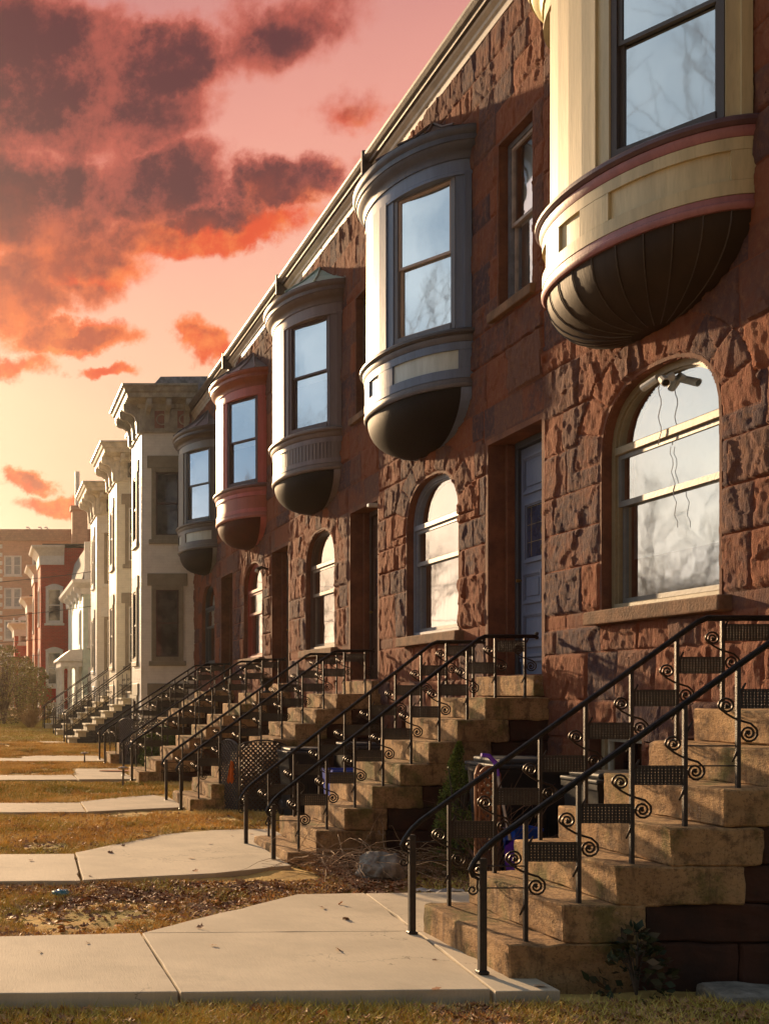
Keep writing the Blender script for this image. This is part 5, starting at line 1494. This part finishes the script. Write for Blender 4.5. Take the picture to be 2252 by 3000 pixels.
# red brick houses
RB = brick_mat('red_brick', (.56, .045, .020), (.42, .032, .014), (.42, .17, .10), bump=.6)
RB2 = brick_mat('orange_brick', (.62, .18, .07), (.50, .12, .05), (.45, .25, .15), bump=.6)
def red_house(label, y0, W, xf, top, m, k):
    h = thing('red_brick_house', label, 'house', (0, y0, 0), 0, 'red brick houses at the far left')
    mb = MB(); mb.box(xf + .9, 12, 0, W, -.2, top); mb.box(xf, xf + .9, 0, W * .45, -.2, top); mb.build('wall', m, h)
    mb = MB(); mb.sweep([(xf + 1.2, 0), (xf, 0), (xf, W * .45), (xf + .88, W * .45)], [(0, top - .85), (.06, top - .85), (.08, top - .4), (.30, top - .1), (.45, top), (.48, top + .1), (0, top + .14)])
    mb.sweep([(xf + .9, W * .45 + .1), (xf + .9, W)], [(0, top - .85), (.06, top - .85), (.08, top - .4), (.30, top - .1), (.45, top), (.48, top + .1), (0, top + .14)])
    mb.build('cornice', WHITEP, h)
    mb = MB(); mb.box(xf + .1, 12, .02, W - .02, top + .145, top + .22); mb.build('roof', M_ROOF, h)
    for a, b in ((5.2, 7.0), (2.0, 3.8), (-.1, 1.0)):
        face_window(h, ('y', 0.0), xf + .70, a, b, .85, st, arch=True)
        face_window(h, ('x', xf), W * .22, a, b, .8, st, arch=True); face_window(h, ('x', xf + .9), W * .7, a, b, .8, st, arch=True)
    return h
red_house('deep red brick house with white box cornice and arched white windows', 58, 6.5, 2.72, 9.0, RB, 0)
red_house('orange-red brick house just behind the deep red one', 65, 6.5, 2.72, 8.8, RB2, 1)
red_house('third brick house along the far row, partly behind the bushes', 72, 7, 2.6, 7.6, RB2, 2)
red_house('most distant brick row house, at the left edge of the frame', 82, 9, 2.0, 6.6, RB, 3)

# apartment block
h = thing('apartment_building', 'tall tan brick apartment block with white paired windows far down the street', 'building', (0, 110, 0))
TB = brick_mat('tan_brick', (.62, .34, .22), (.54, .29, .19), (.56, .40, .28), .4, .12)
mb = MB(); mb.box(.9, 13, 0, 14, -.2, 16.3); mb.build('wall', TB, h)
mb = MB(); mb.prism([(.5, 16.3), (13.3, 16.3), (12.6, 17.4), (1.2, 17.4)], 'y', -.4, 14); mb.build('roof', brick_mat('clay_tile_roof', (.42, .22, .13), (.33, .17, .10), (.2, .11, .08), .3, .2), h)
mb = MB()
for i in range(40): mb.box(.82, 1.5 if i % 2 else 1.25, -.06, .3, .4 * i, .4 * i + .38)
mb.build('quoins', WHITEP, h)
for zz in (13.0, 9.9, 6.8, 3.7):
    for xx in (2.5, 5.2, 7.8):
        for dx in (-.42, .42): face_window(h, ('y', 0.0), xx + dx, zz, zz + 1.9, .82, dict(frame=WHITEP, sash=WHITEP, stone=WHITEP, pane=M_PANEW), lintel=False)
mb = MB()
for xx in (4.2, 5.4, 6.0): mb.tube([(xx, 3, 17.3), (xx, 3, 18.0), (xx - .3, 3, 18.1)], .08, 6)
mb.build('roof_vent', WHITEP, h)
t = thing('chimney', 'pale brick chimney rising behind the apartment roof beside the sun glare', 'chimney', (8.5, 105, 0))
mb = MB(); mb.box(-.7, .7, -.6, .6, 0, 18.4); mb.box(-.85, .85, -.75, .75, 18.4, 18.8); mb.build('shaft', TB, t)
mb = MB(); mb.tube([(-.2, 0, 18.8), (-.2, 0, 22)], .22, 10); mb.build('flue', WHITEP, t)

# wires
def wire(p, q, sag, label):
    mb = MB(); p, q = Vector(p), Vector(q)
    mb.tube([p.lerp(q, i / 16) - Vector((0, 0, sag * 4 * (i / 16) * (1 - i / 16))) for i in range(17)], .012, 4)
    tag(mb.build('overhead_wire', mat('black_cable', (.03, .03, .03), .6)), label, 'wire', 'overhead wires')
for i, (z0, z1, lb) in enumerate(((5.85, 6.2, 'uppermost overhead wire crossing in front of the red brick house'), (4.35, 4.9, 'overhead wire crossing below the upper windows of the red house'), (3.7, 4.4, 'overhead wire just below the middle one'), (2.95, 3.6, 'lowest overhead wire, just above the bushes'))):
    wire((-9, 47 - i, z0 + .3), (3.93 if i < 2 else 2.75, 43.0 if i < 2 else 58.5, z1), .35, lb)

# bushes at the far left
def twig_tree(name, label, cat, loc, H, seed, depth, spread, rad, m=M_BRANCH, n0=1, group=None, sides=5, first=.35, kids=3):
    t = thing(name, label, cat, loc, 0, group); r = random.Random(seed)
    trunk = MB(); tw = MB()
    def grow(p, d, L, rd, k):
        path = [p]; q = p.copy(); dd = d.copy()
        for s in range(4):
            dd = (dd + Vector((r.uniform(-.16, .16), r.uniform(-.16, .16), r.uniform(-.04, .14)))).normalized(); q = q + dd * L / 4; path.append(q.copy())
        (trunk if k >= depth - 1 else tw).tube(path, [rd * (1 - .42 * s / 4) for s in range(5)], sides if k > 1 else 3, False)
        if k == 0: return
        for c in range(kids + (1 if r.random() < .4 else 0)):
            i = r.choice((2, 3, 4, 4)); a = r.uniform(0, 2 * PI); o = dd.orthogonal().normalized(); o.rotate(Matrix.Rotation(a, 3, dd))
            nd = (dd + o * spread * r.uniform(.5, 1.2)).normalized(); grow(path[i], nd, L * r.uniform(.58, .82), rd * .55, k - 1)
    for i in range(n0):
        a = r.uniform(0, 2 * PI); tl = .12 if n0 == 1 else .45
        grow(Vector((r.uniform(-.2, .2) * (n0 > 1), r.uniform(-.2, .2) * (n0 > 1), -.1)), Vector((math.cos(a) * tl * r.random(), math.sin(a) * tl * r.random(), 1)).normalized(), H * first, rad, depth)
    trunk.build('trunk', m, t); tw.build('branches', m, t); return t
M_DRYB = mat('olive_dry_twigs', (.20, .13, .07), .9, var=.4, scale=10)
for i, (x, y, H, s) in enumerate(((.75, 50, 3.4, 4), (1.55, 53, 3.0, 5), (2.3, 55, 2.6, 6), (.2, 54, 3.6, 7))):
    lb = ('tall tangled brown bush nearest the left edge of the frame', 'brown tangled bush in the middle of the far bushes', 'lower tangled bush beside the farthest stoop', 'bushy thicket rising behind the others at the left edge')[i]
    t = leafy('tangled_bush', lb, 'bush', (x, y, .28), dict(h=H, r=lambda t, H=H: H * .34 * math.sin(PI * (.12 + .82 * t)) ** .6), 4200, .10,
              foliage_mat('bush_leaf_%d' % i, (.14, .09, .04), (.34, .24, .09), (.26, .28, .07)), 40 + i, wood=M_DRYB, stems=22, gaps=.7, group='tangled bushes at the far left')
mb = MB(); r = random.Random(2)
for i in range(260):
    a = r.uniform(0, 2 * PI); l = r.uniform(.5, 1.15); e = r.uniform(.7, 1.5); d = Vector((math.cos(a) * math.cos(e), math.sin(a) * math.cos(e), math.sin(e))); p = Vector((r.uniform(-.12, .12), r.uniform(-.12, .12), 0))
    mb.tube([p, p + d * l * .6, p + d * l + Vector((math.cos(a), math.sin(a), -.4)) * .12], [.008, .006, .002], 3, False)
tag(mb.build('ornamental_grass', mat('straw_stalks', (.46, .30, .14), .8), None, False, (1.75, 45.5, .26)), 'clump of tan ornamental grass in front of the far bushes', 'grass clump')

# bare trees on the other side of the street (seen in the window reflections)
TG = 'bare trees across the street'
for i, (x, y, H, s, lb) in enumerate(((-10, 5.0, 15, 12, 'tall bare street tree level with the nearest stoop, across the street'), (-10, 13.5, 14, 8, 'bare street tree opposite the second stoop'),
        (-11, 23, 13, 5, 'bare street tree opposite the fourth stoop'), (-10.5, 56, 12, 14, 'bare tree farther down across the street, reflected in the second arched window'), (-9.5, 72, 12, 15, 'farthest bare tree across the street'), (-13, 42, 10, 3, 'large bare tree across the street, reflected in the arched window'), (-15, 33, 11, 9, 'bare tree standing between the other trees across the street'))):
    twig_tree('bare_tree', lb, 'tree', (x, y, 0), H, s, 5, .62, .15, group=TG)
for i in range(9):
    x, y = -17 - (i % 3) * 2.5, 16 + i * 5.0
    twig_tree('bare_shrub', ('nearest', 'second', 'third', 'fourth', 'fifth', 'sixth', 'seventh', 'eighth', 'farthest')[i] + ' bare shrub of the hedge line across the street, reflected in the arched windows', 'shrub', (x, y, 0), 6.5, 60 + i, 4, .75, .13, n0=11, first=.42, group='bare shrubs across the street')

# air: thin warm haze, box well around everything built
t = MB(); t.box(-40, 30, -25, 150, -1.2, 24)
m = bpy.data.materials.new('warm_haze'); m.use_nodes = True
nt = m.node_tree
for n in list(nt.nodes): nt.nodes.remove(n)
pv = nt.nodes.new('ShaderNodeVolumePrincipled'); pv.inputs['Color'].default_value = (1.0, .92, .84, 1); pv.inputs['Density'].default_value = .00020; pv.inputs['Anisotropy'].default_value = .78
oo = nt.nodes.new('ShaderNodeOutputMaterial'); nt.links.new(pv.outputs[0], oo.inputs['Volume'])
hz = t.build('haze', m); tag(hz, 'thin warm sunset haze over the street', 'haze', kind='stuff')
